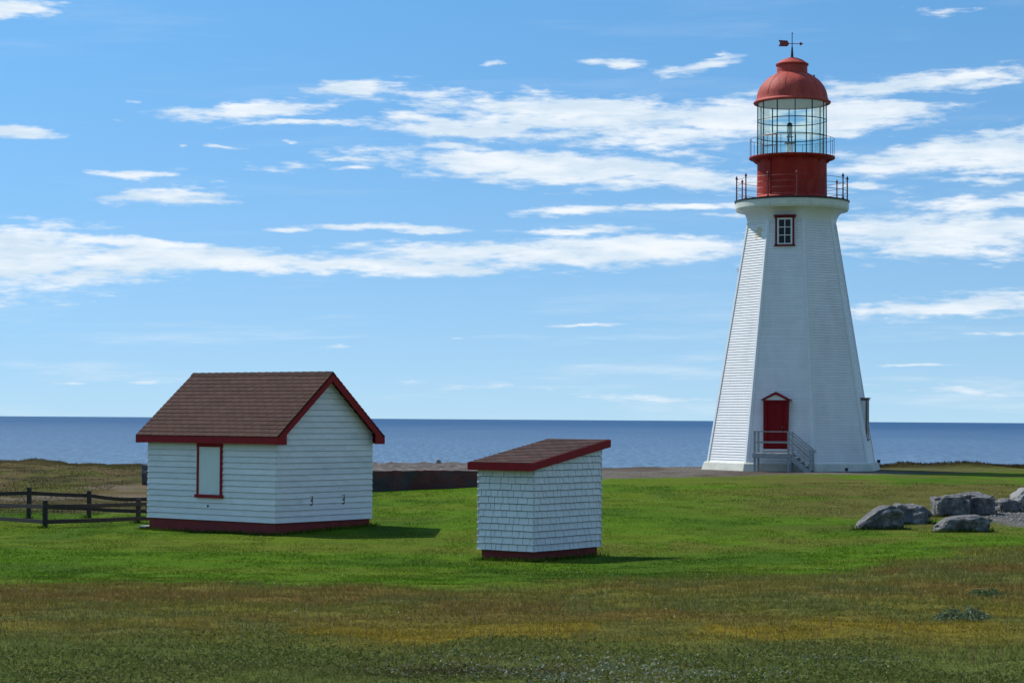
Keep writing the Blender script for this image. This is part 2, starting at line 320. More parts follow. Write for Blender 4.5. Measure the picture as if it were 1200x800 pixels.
# ------------------------------------------------------------------ sea
def seamat():
    m = bpy.data.materials.new('sea_water'); m.use_nodes = True; nt = m.node_tree; N = nt.nodes; L = nt.links
    b = N['Principled BSDF']; b.inputs['Roughness'].default_value = .22; b.inputs['IOR'].default_value = 1.33
    tc = N.new('ShaderNodeTexCoord')
    def nz(scale, st, det=4, ro=.6):
        mp = N.new('ShaderNodeMapping'); mp.inputs['Scale'].default_value = st; L.new(tc.outputs['Object'], mp.inputs[0])
        n = N.new('ShaderNodeTexNoise'); n.inputs['Scale'].default_value = scale; n.inputs['Detail'].default_value = det; n.inputs['Roughness'].default_value = ro; L.new(mp.outputs[0], n.inputs['Vector']); return n.outputs[0]
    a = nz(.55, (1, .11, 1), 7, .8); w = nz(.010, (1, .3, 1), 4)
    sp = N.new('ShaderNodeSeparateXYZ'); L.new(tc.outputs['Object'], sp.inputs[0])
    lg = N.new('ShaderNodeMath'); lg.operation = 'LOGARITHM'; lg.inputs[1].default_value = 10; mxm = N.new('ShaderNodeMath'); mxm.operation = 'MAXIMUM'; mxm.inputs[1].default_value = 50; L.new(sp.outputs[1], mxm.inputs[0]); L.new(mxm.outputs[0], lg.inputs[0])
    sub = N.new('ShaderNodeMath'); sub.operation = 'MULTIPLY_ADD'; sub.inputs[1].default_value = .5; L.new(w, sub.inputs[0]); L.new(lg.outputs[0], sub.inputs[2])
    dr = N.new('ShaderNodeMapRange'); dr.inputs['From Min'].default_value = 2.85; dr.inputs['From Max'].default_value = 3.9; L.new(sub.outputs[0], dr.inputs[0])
    cr = N.new('ShaderNodeMix'); cr.data_type = 'RGBA'; cr.inputs['A'].default_value = (.120, .200, .300, 1); cr.inputs['B'].default_value = (.014, .066, .160, 1)  # near water painted paler for sun glitter off the waves, darker beyond
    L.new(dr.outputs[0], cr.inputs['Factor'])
    rp_ = N.new('ShaderNodeMapRange'); rp_.inputs['From Min'].default_value = .38; rp_.inputs['From Max'].default_value = .62; rp_.inputs['To Min'].default_value = .5; rp_.inputs['To Max'].default_value = 1.5; L.new(a, rp_.inputs[0])
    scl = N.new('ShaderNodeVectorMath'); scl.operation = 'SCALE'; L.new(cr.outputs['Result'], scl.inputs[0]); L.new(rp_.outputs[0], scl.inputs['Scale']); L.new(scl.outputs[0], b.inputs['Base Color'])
    wc = nz(.9, (.5, .12, 1), 5, .8); wr = N.new('ShaderNodeMapRange'); wr.inputs['From Min'].default_value = .67; wr.inputs['From Max'].default_value = .72; wr.inputs['To Max'].default_value = .5; L.new(wc, wr.inputs[0])
    wm = N.new('ShaderNodeMix'); wm.data_type = 'RGBA'; L.new(wr.outputs[0], wm.inputs['Factor']); L.new(scl.outputs[0], wm.inputs['A']); wm.inputs['B'].default_value = (.6, .66, .7, 1); L.new(wm.outputs['Result'], b.inputs['Base Color'])  # pale flecks: whitecaps, with sun sparkle painted into the colour as well
    b.inputs['Specular IOR Level'].default_value = .2; b.inputs['Roughness'].default_value = .45
    bp = N.new('ShaderNodeBump'); bp.inputs['Strength'].default_value = 1; bp.inputs['Distance'].default_value = .9
    L.new(a, bp.inputs['Height']); L.new(bp.outputs[0], b.inputs['Normal'])
    return m
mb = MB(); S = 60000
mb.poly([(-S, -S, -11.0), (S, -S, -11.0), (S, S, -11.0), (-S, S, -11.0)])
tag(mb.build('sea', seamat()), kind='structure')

# ------------------------------------------------------------------ grass blades (numpy, one mesh each)
def foliage_mat(name, trans=.25):
    m = bpy.data.materials.new(name); m.use_nodes = True; nt = m.node_tree; N = nt.nodes; L = nt.links
    b = N['Principled BSDF']; b.inputs['Roughness'].default_value = .75; b.inputs['Specular IOR Level'].default_value = .08
    a = N.new('ShaderNodeAttribute'); a.attribute_name = 'tint'; L.new(a.outputs['Color'], b.inputs['Base Color'])
    t = N.new('ShaderNodeBsdfTranslucent'); L.new(a.outputs['Color'], t.inputs[0])
    x = N.new('ShaderNodeMixShader'); x.inputs[0].default_value = trans
    L.new(b.outputs[0], x.inputs[1]); L.new(t.outputs[0], x.inputs[2]); L.new(x.outputs[0], N['Material Output'].inputs[0]); return m
FM = foliage_mat('grass_blades')
def scatter(n, y0, y1, power=1.0, spread=.29):
    y = y0 + (y1 - y0) * RNG.random(n) ** power
    x = (RNG.random(n) * 2 - 1) * (y * spread + .6)
    return x, y
def blades(name, x, y, h, w, col, lean=.5, label=None, cat='grass', zoff=0):
    n = len(x); z = height(x, y) - .01 + zoff
    th = RNG.random(n) * 2 * np.pi; dx, dy = np.cos(th), np.sin(th)
    ph = RNG.random(n) * 2 * np.pi; ln = h * lean * (.3 + RNG.random(n)); lx, ly = np.cos(ph) * ln, np.sin(ph) * ln
    b = np.stack([x, y, z], 1); wv = np.stack([dx * w / 2, dy * w / 2, np.zeros(n)], 1)
    mid = b + np.stack([lx * .35, ly * .35, h * .55], 1); tip = b + np.stack([lx, ly, h * (1 - .2 * RNG.random(n))], 1)
    Vv = np.stack([b - wv, b + wv, mid + wv * .75, mid - wv * .75, tip], 1).reshape(-1, 3)
    k = np.arange(n)[:, None] * 5
    T = np.concatenate([k + [0, 1, 2], k + [0, 2, 3], k + [3, 2, 4]], 1).reshape(-1, 3)
    cc = np.repeat(col[:, None, :], 5, 1).reshape(-1, 3)
    o = npmesh(name, Vv, T, cc, FM, False, 3)
    return tag(o, label, cat, kind='stuff')
def jitter(c, a=.35):
    n = len(c); return np.clip(c * (1 + (RNG.random((n, 1)) - .5) * 2 * a) * (1 + (RNG.random((n, 3)) - .5) * .25), .004, .6)
# rough grass in the foreground
x, y = scatter(430000, 11.5, 47, 1.3)
c, fore, n1, n2, n3 = zones(x, y)
dens = fbm(x * 2.0, y * 1.4, 3, 120); keep = (RNG.random(len(x)) < fore * (.35 + .65 * sstep(.2, .5, dens))) 
x, y, c, n2, n3, dens = x[keep], y[keep], c[keep], n2[keep], n3[keep], dens[keep]
tall = sstep(18, 30, y)
h = (.045 + .042 * tall) * (.4 + RNG.random(len(x)) * .8) * (.6 + .8 * dens)
w = .0024 + .00022 * y
cc = jitter(c * 1.25, .3)
straw = RNG.random(len(x)) < .10
cc[straw] = cc[straw] * .5 + np.array([[.13, .10, .05]])
blades('rough_grass', x, y, h, w, cc, .8, 'rusty and olive rough grass covering the foreground slope', 'grass')
# scattered seed stalks
x, y = scatter(2600, 15, 40, 1.2); c, fore, *_ = zones(x, y); k = RNG.random(len(x)) < fore * fbm(x * .6, y * .5, 2, 400); x, y = x[k], y[k]
blades('seed_stalks', x, y, .12 + .10 * RNG.random(len(x)), .004 + .0002 * y, jitter(np.repeat(col3(.21, .16, .075), len(x), 0), .3), .35, 'thin straw coloured seed stalks standing above the rough grass', 'grass')
# mown lawn: short blades
x, y = scatter(330000, 34, 80, 1.25, .27)
c, fore, n1, n2, n3 = zones(x, y)
gx = (y > 78) & (x > 1)
clump = fbm(x * 1.6, y * .8, 3, 140)
keep = (RNG.random(len(x)) < (1 - fore) * (.35 + .65 * sstep(.35, .6, clump))) & ~gx & (c[:, 1] > c[:, 0] * .82) & ~((x < -9) & (y > 70))
x, y, c, clump = x[keep], y[keep], c[keep], clump[keep]
blades('lawn_grass', x, y, (.014 + .028 * clump) * (.5 + RNG.random(len(x))), .004 + .0003 * y, jitter(c * 1.1, .3), .9, 'short bright green mown lawn round the two white sheds', 'lawn')
# leafy ground cover right in front
def leaves(name, x, y, zz, s, col, label, cat):
    n = len(x); z = height(x, y) + zz
    nrm = RNG.normal(size=(n, 3)); nrm[:, 2] = np.abs(nrm[:, 2]) + .6; nrm /= np.linalg.norm(nrm, axis=1)[:, None]
    a = np.cross(nrm, RNG.normal(size=(n, 3))); a /= np.linalg.norm(a, axis=1)[:, None]; b = np.cross(nrm, a)
    p = np.stack([x, y, z], 1); s = s[:, None]
    Vv = np.stack([p - a * s, p - b * s * .45, p + a * s, p + b * s * .45], 1).reshape(-1, 3)
    Qq = np.arange(n * 4).reshape(-1, 4)
    return npmesh(name, Vv, Qq, np.repeat(col[:, None, :], 4, 1).reshape(-1, 3), FM, False, 4)
x, y = scatter(150000, 11.5, 30, 1.7, .29)
c, fore, n1, n2, n3 = zones(x, y)
pat = fbm(x * 1.1, y * .9, 4, 160)
keep = RNG.random(len(x)) < sstep(.46, .60, pat + .10 * (1 - sstep(14, 17, y)) + .12 * gband(x, y, 1.2, 14, 2.2, 1.2)) * np.where(y > 17, .25, .75)
x, y, c, pat = x[keep], y[keep], c[keep], pat[keep]
lc = jitter(lerp(np.repeat(GREYG * 1.05, len(x), 0), c, np.full(len(x), .5)), .3)
sil = RNG.random(len(x)) < .75 * np.clip(gband(x, y, .75, 13.6, .75, .7) + gband(x, y, -.2, 14.2, .7, .5) * .3 + gband(x, y, 2.6, 14.9, .7, .4) * .5, 0, 1)
lc[sil] = jitter(np.repeat(col3(.22, .25, .19), sil.sum(), 0), .25)
o = leaves('ground_cover', x, y, RNG.random(len(x)) * .05 * (.3 + pat) + .005, .009 + .006 * RNG.random(len(x)) + .0002 * y, lc, '', '')
tag(o, 'low grey green and silvery leafy plants matting the near foreground', 'ground cover', kind='stuff')
# moor tufts beyond the fence and along the shore
x = RNG.uniform(-32, -9, 60000); y = RNG.uniform(64, 118, 60000)
c, fore, n1, n2, n3 = zones(x, y)
keep = (RNG.random(len(x)) < sstep(.35, .6, fbm(x * .8, y * .8, 3, 180))) & (c[:, 2] < .1) & (y < coast(x) + 1) & ~((x > -16) & (y > 78) & (y < 92))
x, y, c = x[keep], y[keep], c[keep]
blades('moor_grass', x, y, .07 * (.4 + RNG.random(len(x))), np.full(len(x), .03), jitter(c * 1.15, .2), .6, 'brown rough moor grass between the black fence and the sea', 'grass')
x = RNG.uniform(17, 34, 16000); y = RNG.uniform(94, 106, 16000)
keep = (y > coast(x) - 4); x, y = x[keep], y[keep]
c = np.repeat(col3(.050, .040, .014), len(x), 0)
blades('shore_grass', x, y, .11 * (.4 + RNG.random(len(x))), np.full(len(x), .03), jitter(c, .4), .6, 'dark brown shore grass on the low bank right of the lighthouse', 'grass')
# longer uncut grass against the feet of the sheds, posts and boulders
fx, fy = [], []
def ring(p, q, n, off=.10):
    t = RNG.random(n); fx.append(p[0] + (q[0] - p[0]) * t + RNG.normal(0, off, n)); fy.append(p[1] + (q[1] - p[1]) * t + RNG.normal(0, off, n))
def foot(C0, az1, az2, l1, l2, n):
    a = np.array([math.sin(R(az1)), math.cos(R(az1))]); b = np.array([math.sin(R(az2)), math.cos(R(az2))]); c0 = np.array(C0); o = c0 - (a + b) * .05
    ring(o, o + a * l1, n); ring(o, o + b * l2, n)
foot((-6.194, 54), -52.9, 37.1, 5.1, 4.0, 900); foot((.486, 45), -54, 36, 1.6, 2.75, 500)
for px0, px1, D in ((1001, 1060, 54.5), (1045, 1095, 56.9), (1095, 1138, 60.3), (1128, 1166, 60.8), (1096, 1163, 52.9), (1168, 1198, 62.4)):
    ring(((px0 - 600) / F * D, D), ((px1 - 600) / F * D, D), 650, .09)
for px, D in ((53.3, 57), (162.3, 59.5), (34.3, 62), (104.6, 62.5)): ring(((px - 602) / F * D, D - .08), ((px - 598) / F * D, D - .08), 60, .08)
fx = np.concatenate(fx); fy = np.concatenate(fy); c, *_ = zones(fx, fy); c = lerp(c, np.repeat(LAWND * .9, len(fx), 0), RNG.random(len(fx)) * .8)
blades('uncut_grass', fx, fy, (.05 + .11 * RNG.random(len(fx)) ** 2), np.full(len(fx), .022), jitter(c, .35), .5, 'longer uncut grass growing against the shed walls and boulders', 'grass')
# daisies
x, y = scatter(900, 20, 78, .9, .26); c, fore, *_ = zones(x, y)
k = fbm(x * .5, y * .3, 2, 200) > .5; x, y = x[k], y[k]
o = leaves('wild_flowers', x, y, np.full(len(x), .05), np.full(len(x), .012) + .0002 * y, np.repeat(col3(.4, .4, .32), len(x), 0), '', '')
tag(o, 'tiny white wild flowers dotted over the grass', 'flowers', kind='stuff')

# small leafy bushes standing in the rough grass
def bush(px, py, D, rx, hz, n, col, label):
    n *= 3
    p = at(px, py, D); z0 = H(p.x, p.y); t = empty('low_bush', (p.x, p.y, z0), label, 'bush', 'leafy bushes in the rough grass')
    mb = MB(); sm = MB()
    for k in range(60):
        a = random.random() * 6.28; r = random.random() ** .5
        q = Vector((p.x + math.cos(a) * rx * r * .9, p.y + math.sin(a) * rx * r * .9, z0 + hz * (1 - r * r * .7)))
        sm.tube((p.x + math.cos(a) * rx * r * .2, p.y + math.sin(a) * rx * r * .2, z0 - .02), q, .004, .002, 4)
    for k in range(n):
        a = random.random() * 6.28; r = random.random() ** .5; zz = hz * (1 - r * r * .75) * random.uniform(.25, 1.05) * (.8 + .4 * math.sin(a * 3))
        q = Vector((p.x + math.cos(a) * rx * r, p.y + math.sin(a) * rx * r, z0 + zz))
        d = Vector((random.gauss(0, 1), random.gauss(0, 1), abs(random.gauss(0, 1)) + .4)).normalized(); e = d.orthogonal().normalized()
        e.rotate(Matrix.Rotation(random.random() * 6.28, 3, d)); g = d.cross(e); s = random.uniform(.014, .026)
        f = random.uniform(.6, 1.4); mb.poly([q - e * s, q - g * s * .5, q + e * s, q + g * s * .5], tuple(v * f for v in col))
    mb.build('leaves', FM, t); sm.build('stems', M['stem'], t)
bush(1130, 724, 20.9, .30, .14, 380, (.12, .16, .085), 'larger silvery green low bush in the rough grass at right')
bush(1156, 693, 26.5, .22, .09, 160, (.075, .13, .055), 'smaller dark green low bush nearer the boulders')

# ------------------------------------------------------------------ LIGHTHOUSE
AX = at(927.6, 493, 94); AX = Vector((AX.x, 94, 0)); gz = -2.25
def zy(py, D=94): return (493.2 - py) / F * D
sight = math.radians(7.75 + 8)
n_door = Vector((-math.sin(sight), -math.cos(sight), 0))
def facet_n(k): v = n_door.copy(); v.rotate(Matrix.Rotation(R(45 * k), 3, 'Z')); return v
c22 = math.cos(R(22.5))
zt0, zt1, Rb, Rt = -1.87, 9.03, 3.90, 2.06
def Rz(z): return Rb + (Rt - Rb) * (z - zt0) / (zt1 - zt0)
def octa(r, z):
    out = []
    for k in range(8):
        v = n_door.copy(); v.rotate(Matrix.Rotation(R(45 * k + 22.5), 3, 'Z')); out.append(AX + v * r + Vector((0, 0, z)))
    return out
LH = empty('lighthouse', (AX.x, AX.y, gz), 'tall white octagonal lighthouse with red lantern, gallery and door', 'lighthouse')
mb = MB(); nrow = 92; ex = (zt1 - zt0) / nrow
for i in range(nrow):
    z0 = zt0 + i * ex; z1 = z0 + ex; zg = z0 + .010; A = octa(Rz(zg) + .024, zg); B = octa(Rz(z1) + .002, z1); Cc = octa(Rz(zg) - .012, zg); Dd = octa(Rz(z0) - .014, z0); Dd2 = octa(Rz(z1) - .014, z1)
    for k in range(8):
        k2 = (k + 1) % 8
        # each course is broken into shingles so that the paint varies
        wlen = (A[k2] - A[k]).length; u = 0
        while u < wlen - .01:
            du = min(random.uniform(.12, .3) if (k == 6 and 8.1 < z0 < 8.8) else random.uniform(.3, 1.4), wlen - u); 
            if wlen - u - du < .06: du = wlen - u
            f0 = u / wlen; f1 = (u + du) / wlen; g = random.uniform(.965, 1.02); oo = facet_n(k + 1) * random.uniform(0, .002)
            a0, a1, b0, b1 = A[k].lerp(A[k2], f0) + oo, A[k].lerp(A[k2], f1) + oo, B[k].lerp(B[k2], f0), B[k].lerp(B[k2], f1)
            cl_ = (g, g, g)
            if k == 6 and 8.15 < z0 < 8.8 and .42 < f0 < .7 and random.random() < .8: cl_ = (.88, .70, .42)   # rust stain under the cove
            mb.poly([a0, a1, b1, b0], cl_); u += du
        mb.poly([Cc[k], Cc[k2], A[k2], A[k]], (.5, .5, .52)); mb.poly([Dd[k], Dd[k2], Cc[k2], Cc[k]], (.7, .71, .73)); mb.poly([B[k] , B[k2], Dd2[k2], Dd2[k]], (.5, .5, .5))  # lap undersides and gaps tinted darker, shadow line put into the colour
wall = mb.build('wall', M['towerpaint'], LH)
# corner boards
for k in range(8):
    mb = MB(); d = (octa(1, 0)[k] - AX)
    t = Vector((-d.y, d.x, 0)).normalized()
    na, nb = facet_n(k), facet_n(k + 1)
    def cb(z, s, o): # s along facet side
        base = AX + d.normalized() * (Rz(z) + .03); return base + Vector((0, 0, z))
    for nn, sg in ((na, -1), (nb, 1)):
        tt = Vector((-nn.y, nn.x, 0)) * sg
        p0 = AX + d.normalized() * (Rz(zt0) + .05) + Vector((0, 0, zt0)); p1 = AX + d.normalized() * (Rz(zt1) + .05) + Vector((0, 0, zt1))
        mb.poly([p0, p0 + tt * .13, p1 + tt * .10, p1] if sg > 0 else [p0 + tt * .13, p0, p1, p1 + tt * .10])
        mb.poly([p0 + tt * .13, p0 + tt * .13 - nn * .05, p1 + tt * .10 - nn * .05, p1 + tt * .10])
    mb.build('corner_board', M['trim'], LH)
# concrete base
mb = MB(); mb.rings([octa(4.22, gz - .5), octa(4.20, gz + .02), octa(4.09, zt0 - .03), octa(4.04, zt0 + .015)], True, True, True)
base = mb.build('concrete_base', M['concrete'], LH, bevel=.02)
mb = MB(); nf = facet_n(1); tt = Vector((-nf.y, nf.x, 0)); q = AX + nf * (4.17 * c22) + tt * .1 + Vector((0, 0, gz + .14))
mb.cbox(q, tt * .13, nf * .06, Vector((0, 0, .13))); mb.build('vent', M['hole'], base)
mb = MB(); q = octa(4.10, zt0 + .02)[2]; mb.cbox(q + Vector((0, 0, .03)), (.14, 0, 0), (0, .14, 0), (0, 0, .16)); mb.build('bracket', M['dark'], base)
# cove and cornice
def blend(r8, rc, z, t, n=64):
    out = []
    for j in range(n):
        a = 2 * math.pi * j / n; v = Vector((math.cos(a), math.sin(a), 0)); best = max(v.dot(facet_n(k)) for k in range(8))
        ro = r8 * c22 / best; rr = ro * (1 - t) + rc * t; out.append(AX + v * rr + Vector((0, 0, z)))
    return out
mb = MB()
prof = []
for i in range(11):
    s = i / 10; th = s * math.pi / 2
    prof.append((2.075 + .42 * (1 - math.cos(th)), 9.0 + .60 * math.sin(th), s))
mb.rings([blend(r + .02, r, z, s ** 1.5, 64) for r, z, s in prof], True, False, False)
mb.build('cove', M['trim'], LH)
mb = MB(); mb.lathe(AX, [(2.40, 9.585), (2.54, 9.60), (2.585, 9.70), (2.59, 9.98), (2.50, 10.0)], 64); mb.build('cornice', M['cornice'], LH, smooth=False)
mb = MB(); mb.lathe(AX, [(2.3, 9.99), (2.62, 9.985), (2.63, 10.06), (1.3, 10.12)], 64); mb.build('gallery_deck', M['dark'], LH)
# gallery railing
deckz = 10.07; off = R(-90 - 7.75 + 5)
def ringp(rad, ang, z): return AX + Vector((math.cos(ang) * rad, math.sin(ang) * rad, z))
gr = MB()
for zz in (10.20, 10.48, 10.76, 11.02): gr.hoop(AX, 2.53, zz, .011, 60, 5)
gal = gr.build('gallery_rail', M['rail'], LH)
for k in range(12):
    a = off + R(30 * k); mb = MB(); p = ringp(2.53, a, deckz)
    mb.tube(p, p + Vector((0, 0, 1.02)), .033, .028, 8)
    mb.lathe(p, [(.028, .98), (.055, 1.02), (.06, 1.06), (.035, 1.10), (.012, 1.16), (.001, 1.18)], 8)
    mb.lathe(p, [(.06, 0), (.055, .05), (.034, .09)], 8)
    mb.build('rail_post', M['rail'], gal)
# drum
mb = MB(); mb.lathe(AX, [(1.74, 10.08), (1.72, 10.2), (1.60, 10.3), (1.585, 11.8), (1.62, 11.9)], 64); drum = mb.build('lantern_drum', M['lred'], LH, smooth=True)
mb = MB(); a = off + R(-56 + 14); p = ringp(1.63, a, 10.3); mb.tube(p, p + Vector((0, 0, 1.6)), .03, n=8); mb.build('drain_pipe', M['lred'], drum)
for k in range(12):
    a = off + R(30 * k + 15); mb = MB(); p = ringp(1.6, a, 11.80); e = Vector((math.cos(a), math.sin(a), 0)); s = Vector((-e.y, e.x, 0)) * .02
    mb.hexa([p - s, p + s, p + s + Vector((0, 0, .2)), p - s + Vector((0, 0, .2)), p - s + e * .02, p + s + e * .02, p + s + e * .28 + Vector((0, 0, .2)), p - s + e * .28 + Vector((0, 0, .2))])
    mb.build('deck_bracket', M['lred'], drum)
mb = MB(); mb.lathe(AX, [(1.5, 11.88), (1.62, 11.9), (1.93, 12.0), (1.965, 12.03), (1.965, 12.09), (1.3, 12.10)], 64); mb.build('upper_deck', M['lred'], LH)
ur = MB(); ur.hoop(AX, 1.92, 12.92, .011, 60, 5)
upr = ur.build('upper_rail', M['dark'], LH)
for k in range(18):
    a = off + R(20 * k); mb = MB(); p = ringp(1.92, a, 12.08); mb.tube(p, p + Vector((0, 0, .84)), .011, n=6); mb.build('rail_post', M['dark'], upr)
mb = MB(); a0, a1 = off + R(-48), off + R(-27)
for a in (a0, a1): mb.tube(ringp(1.9, a, 12.08), ringp(1.9, a, 12.95), .018, n=6)
for zz in (12.45, 12.95): mb.tube(ringp(1.9, a0, zz), ringp(1.9, a1, zz), .018, n=6)
mb.build('ladder_hoop', M['rail'], upr)
# lantern glazing
mb = MB(); mb.lathe(AX, [(1.565, 12.1), (1.565, 14.6)], 72); gl = mb.build('lantern_glass', M['glass'], LH, smooth=True)
for k in range(12):
    a = off + R(30 * k); mb = MB(); e = Vector((math.cos(a), math.sin(a), 0)); s = Vector((-e.y, e.x, 0))
    mb.cbox(ringp(1.575, a, 13.35), s * .04, e * .04, Vector((0, 0, 2.5))); mb.build('mullion', M['dark'], gl)
for zz in (13.03, 13.78):
    mb = MB(); mb.hoop(AX, 1.575, zz, .022, 60, 5); mb.build('glazing_bar', M['dark'], gl)
mb = MB(); mb.lathe(AX, [(1.55, 14.56), (.02, 14.6)], 48); mb.build('ceiling', M['ceil'], LH)
mb = MB(); mb.lathe(AX, [(1.54, 12.12), (.02, 12.13)], 48); mb.build('lantern_floor', M['ceil'], LH)
# lamp
lp = AX + Vector((-.12, -.1, 0)); mb = MB()
for sx, sy in ((-1, -1), (1, -1), (1, 1), (-1, 1)): mb.tube(lp + Vector((sx * .11, sy * .11, 12.12)), lp + Vector((sx * .07, sy * .07, 13.12)), .02, n=6)
mb.cbox(lp + Vector((0, 0, 12.74)), (.46, 0, 0), (0, .46, 0), (0, 0, .04)); mb.cbox(lp + Vector((0, 0, 13.03)), (.28, 0, 0), (0, .28, 0), (0, 0, .03))
st = mb.build('lamp_stand', M['metal'], LH)
mb = MB(); mb.lathe(lp, [(.10, 13.1), (.12, 13.14), (.125, 13.5), (.10, 13.52)], 16, True, True); mb.build('lens', M['ceil'], st)
mb = MB(); mb.lathe(lp, [(.13, 13.5), (.135, 13.56), (.10, 13.66), (.03, 13.7)], 16, True, True); mb.build('lamp_cap', M['dark'], st)
mb = MB(); mb.cbox(lp + Vector((0, 0, 12.5)), (.3, 0, 0), (0, .25, 0), (0, 0, .3)); mb.build('battery_box', M['ceil'], st)
# dome
mb = MB(); pr = [(1.55, 14.57), (1.74, 14.56), (1.77, 14.60), (1.76, 14.64), (1.66, 14.72)]
for i in range(1, 15):
    t = i / 14 * R(64.5); pr.append((1.63 * math.cos(t), 14.74 + 1.36 * math.sin(t)))
pr += [(.705, 15.98)]
mb.lathe(AX, pr, 64); dome = mb.build('dome', M['dome'], LH, smooth=True)
# ribs of the dome plates, thin laps
for k in range(12):
    mb = MB(); a = off + R(30 * k + 12); e = Vector((math.cos(a), math.sin(a), 0)); s = Vector((-e.y, e.x, 0)) * .02; pv = None
    for i in range(0, 15):
        t = i / 14 * R(64); q = AX + e * (1.638 * math.cos(t)) + Vector((0, 0, 14.745 + 1.367 * math.sin(t)))
        if pv is not None: mb.poly([pv - s, pv + s, q + s, q - s])
        pv = q
    mb.build('plate_seam', M['dome'], dome)
for hx, hy in ((889, 109), (895.5, 99), (903, 90.5), (953.5, 89)):
    mb = MB(); p = at(hx + .5, hy, 94); mb.tube(p, p + Vector(((AX.x - p.x) * .18, 0, -.05)), .018, n=6); mb.cbox(p, (.07, 0, 0), (0, .07, 0), (0, 0, .07)); mb.build('rung', M['dark'], dome)
mb = MB(); mb.lathe(AX, [(.72, 15.90), (.735, 15.97), (.70, 16.0), (.695, 16.32), (.75, 16.34), (.76, 16.40), (.70, 16.44), (.5, 16.58), (.25, 16.68), (.06, 16.72), (.001, 16.725)], 40)
vent = mb.build('ventilator', M['dome'], LH, smooth=True)
mb = MB(); mb.tube(AX + Vector((0, 0, 16.65)), AX + Vector((0, 0, 17.2)), .075, .035, 8); mb.tube(AX + Vector((0, 0, 17.2)), AX + Vector((0, 0, 17.82)), .022, .016, 8)
mb.lathe(AX, [(.001, 17.78), (.04, 17.82), (.001, 17.9)], 8); rod = mb.build('vane_rod', M['dark'], LH)
mb = MB(); va = Vector((.99, -.12, -.05)); vz = Vector((0, 0, 1)); vc = AX + Vector((0, 0, 17.36)); th = Vector((0, .02, 0))
mb.tube(vc - va * .3, vc + va * .40, .016, n=6)
def plate(pts):
    A = [vc + va * u + vz * w - th for u, w in pts]; B = [p + th * 2 for p in A]; n = len(A)
    mb.poly(A); mb.poly(B[::-1])
    for i in range(n): mb.poly([A[i], B[i], B[(i + 1) % n], A[(i + 1) % n]])
plate([(-.62, -.15), (-.22, -.14), (-.13, -.02), (-.22, .13), (-.62, .14), (-.55, 0)])
plate([(.35, -.09), (.51, 0), (.35, .09)])
mb.build('weather_vane', M['rail'], rod)
# openings: plumb frames standing out from the battered wall
def fpt(k, u, z, out, zref=None):
    n = facet_n(k); t = Vector((-n.y, n.x, 0)); a = Rz(z if zref is None else zref) * c22
    return AX + n * (a + out) + t * u + Vector((0, 0, z))
def fbox(mb, k, u0, u1, z0, z1, o0, o1, zref):
    P8 = [fpt(k, u, z, o, zref) for z in (z0, z1) for u, o in ((u0, o0), (u0, o1), (u1, o1), (u1, o0))]
    mb.hexa([P8[0], P8[3], P8[2], P8[1], P8[4], P8[7], P8[6], P8[5]])
def window(k, uc, w, z0, z1, frame='red', hood=True, deep=None):
    zr = z0; d = .03 if k != 2 else -.02; back = -(Rz(z0) - Rz(z1)) * c22 - .05
    mb = MB(); fr = .085
    mc = MB(); mc2 = MB(); fbox(mc, k, uc - w / 2 + .004, uc - w / 2 + fr - .004, z0, z1, back, d - .031, zr); fbox(mc2, k, uc + w / 2 - fr + .004, uc + w / 2 - .004, z0, z1, back, d - .031, zr)
    fbox(mb, k, uc - w / 2, uc - w / 2 + fr, z0, z1, d - .03, d + .05, zr); fbox(mb, k, uc + w / 2 - fr, uc + w / 2, z0, z1, d - .03, d + .05, zr)
    fbox(mb, k, uc - w / 2 - .03, uc + w / 2 + .03, z1, z1 + .09, back, d + .07, zr); fbox(mb, k, uc - w / 2 - .04, uc + w / 2 + .04, z0 - .07, z0, -.05, d + .09, zr)
    f = mb.build('window_frame', M[frame], LH); mc.build('cheek', M['trim'], f); mc2.build('cheek', M['trim'], f)
    mb = MB(); fbox(mb, k, uc - w / 2 - .07, uc + w / 2 + .07, z1 + .09, z1 + .13, back, d + .12, zr); mb.build('hood', M[frame], f)
    mb = MB(); fbox(mb, k, uc - w / 2 + fr + .003, uc + w / 2 - fr - .003, z0 + .003, z1 - .003, back, d, zr); mb.build('pane', M['hole'], f)
    mb = MB(); a, b = uc - w / 2 + fr, uc + w / 2 - fr; s = .06
    fbox(mb, k, a, a + s + .02, z0 + .002, z1 - .002, d + .002, d + .03, zr); fbox(mb, k, b - s - .02, b, z0 + .002, z1 - .002, d + .002, d + .03, zr)
    fbox(mb, k, a + s + .022, b - s - .022, z0 + .004, z0 + s, d + .004, d + .03, zr); fbox(mb, k, a + s + .022, b - s - .022, z1 - s - .02, z1 - .004, d + .004, d + .03, zr)
    ia, ib, za, zb = a + s, b - s, z0 + s, z1 - s
    fbox(mb, k, (ia + ib) / 2 - .016, (ia + ib) / 2 + .016, za, zb, d + .006, d + .022, zr)
    for q in (1, 2): fbox(mb, k, ia, ib, za + (zb - za) * q / 3 - .016, za + (zb - za) * q / 3 + .016, d + .003, d + .026, zr)
    mb.build('sash', M['trim'], f)
window(0, -.02, .86, 7.92, 9.12, 'frame')
window(2, .1, .8, -.78, .95, 'casing')
window(-2, 0, .8, 6.2, 6.85, 'trim')
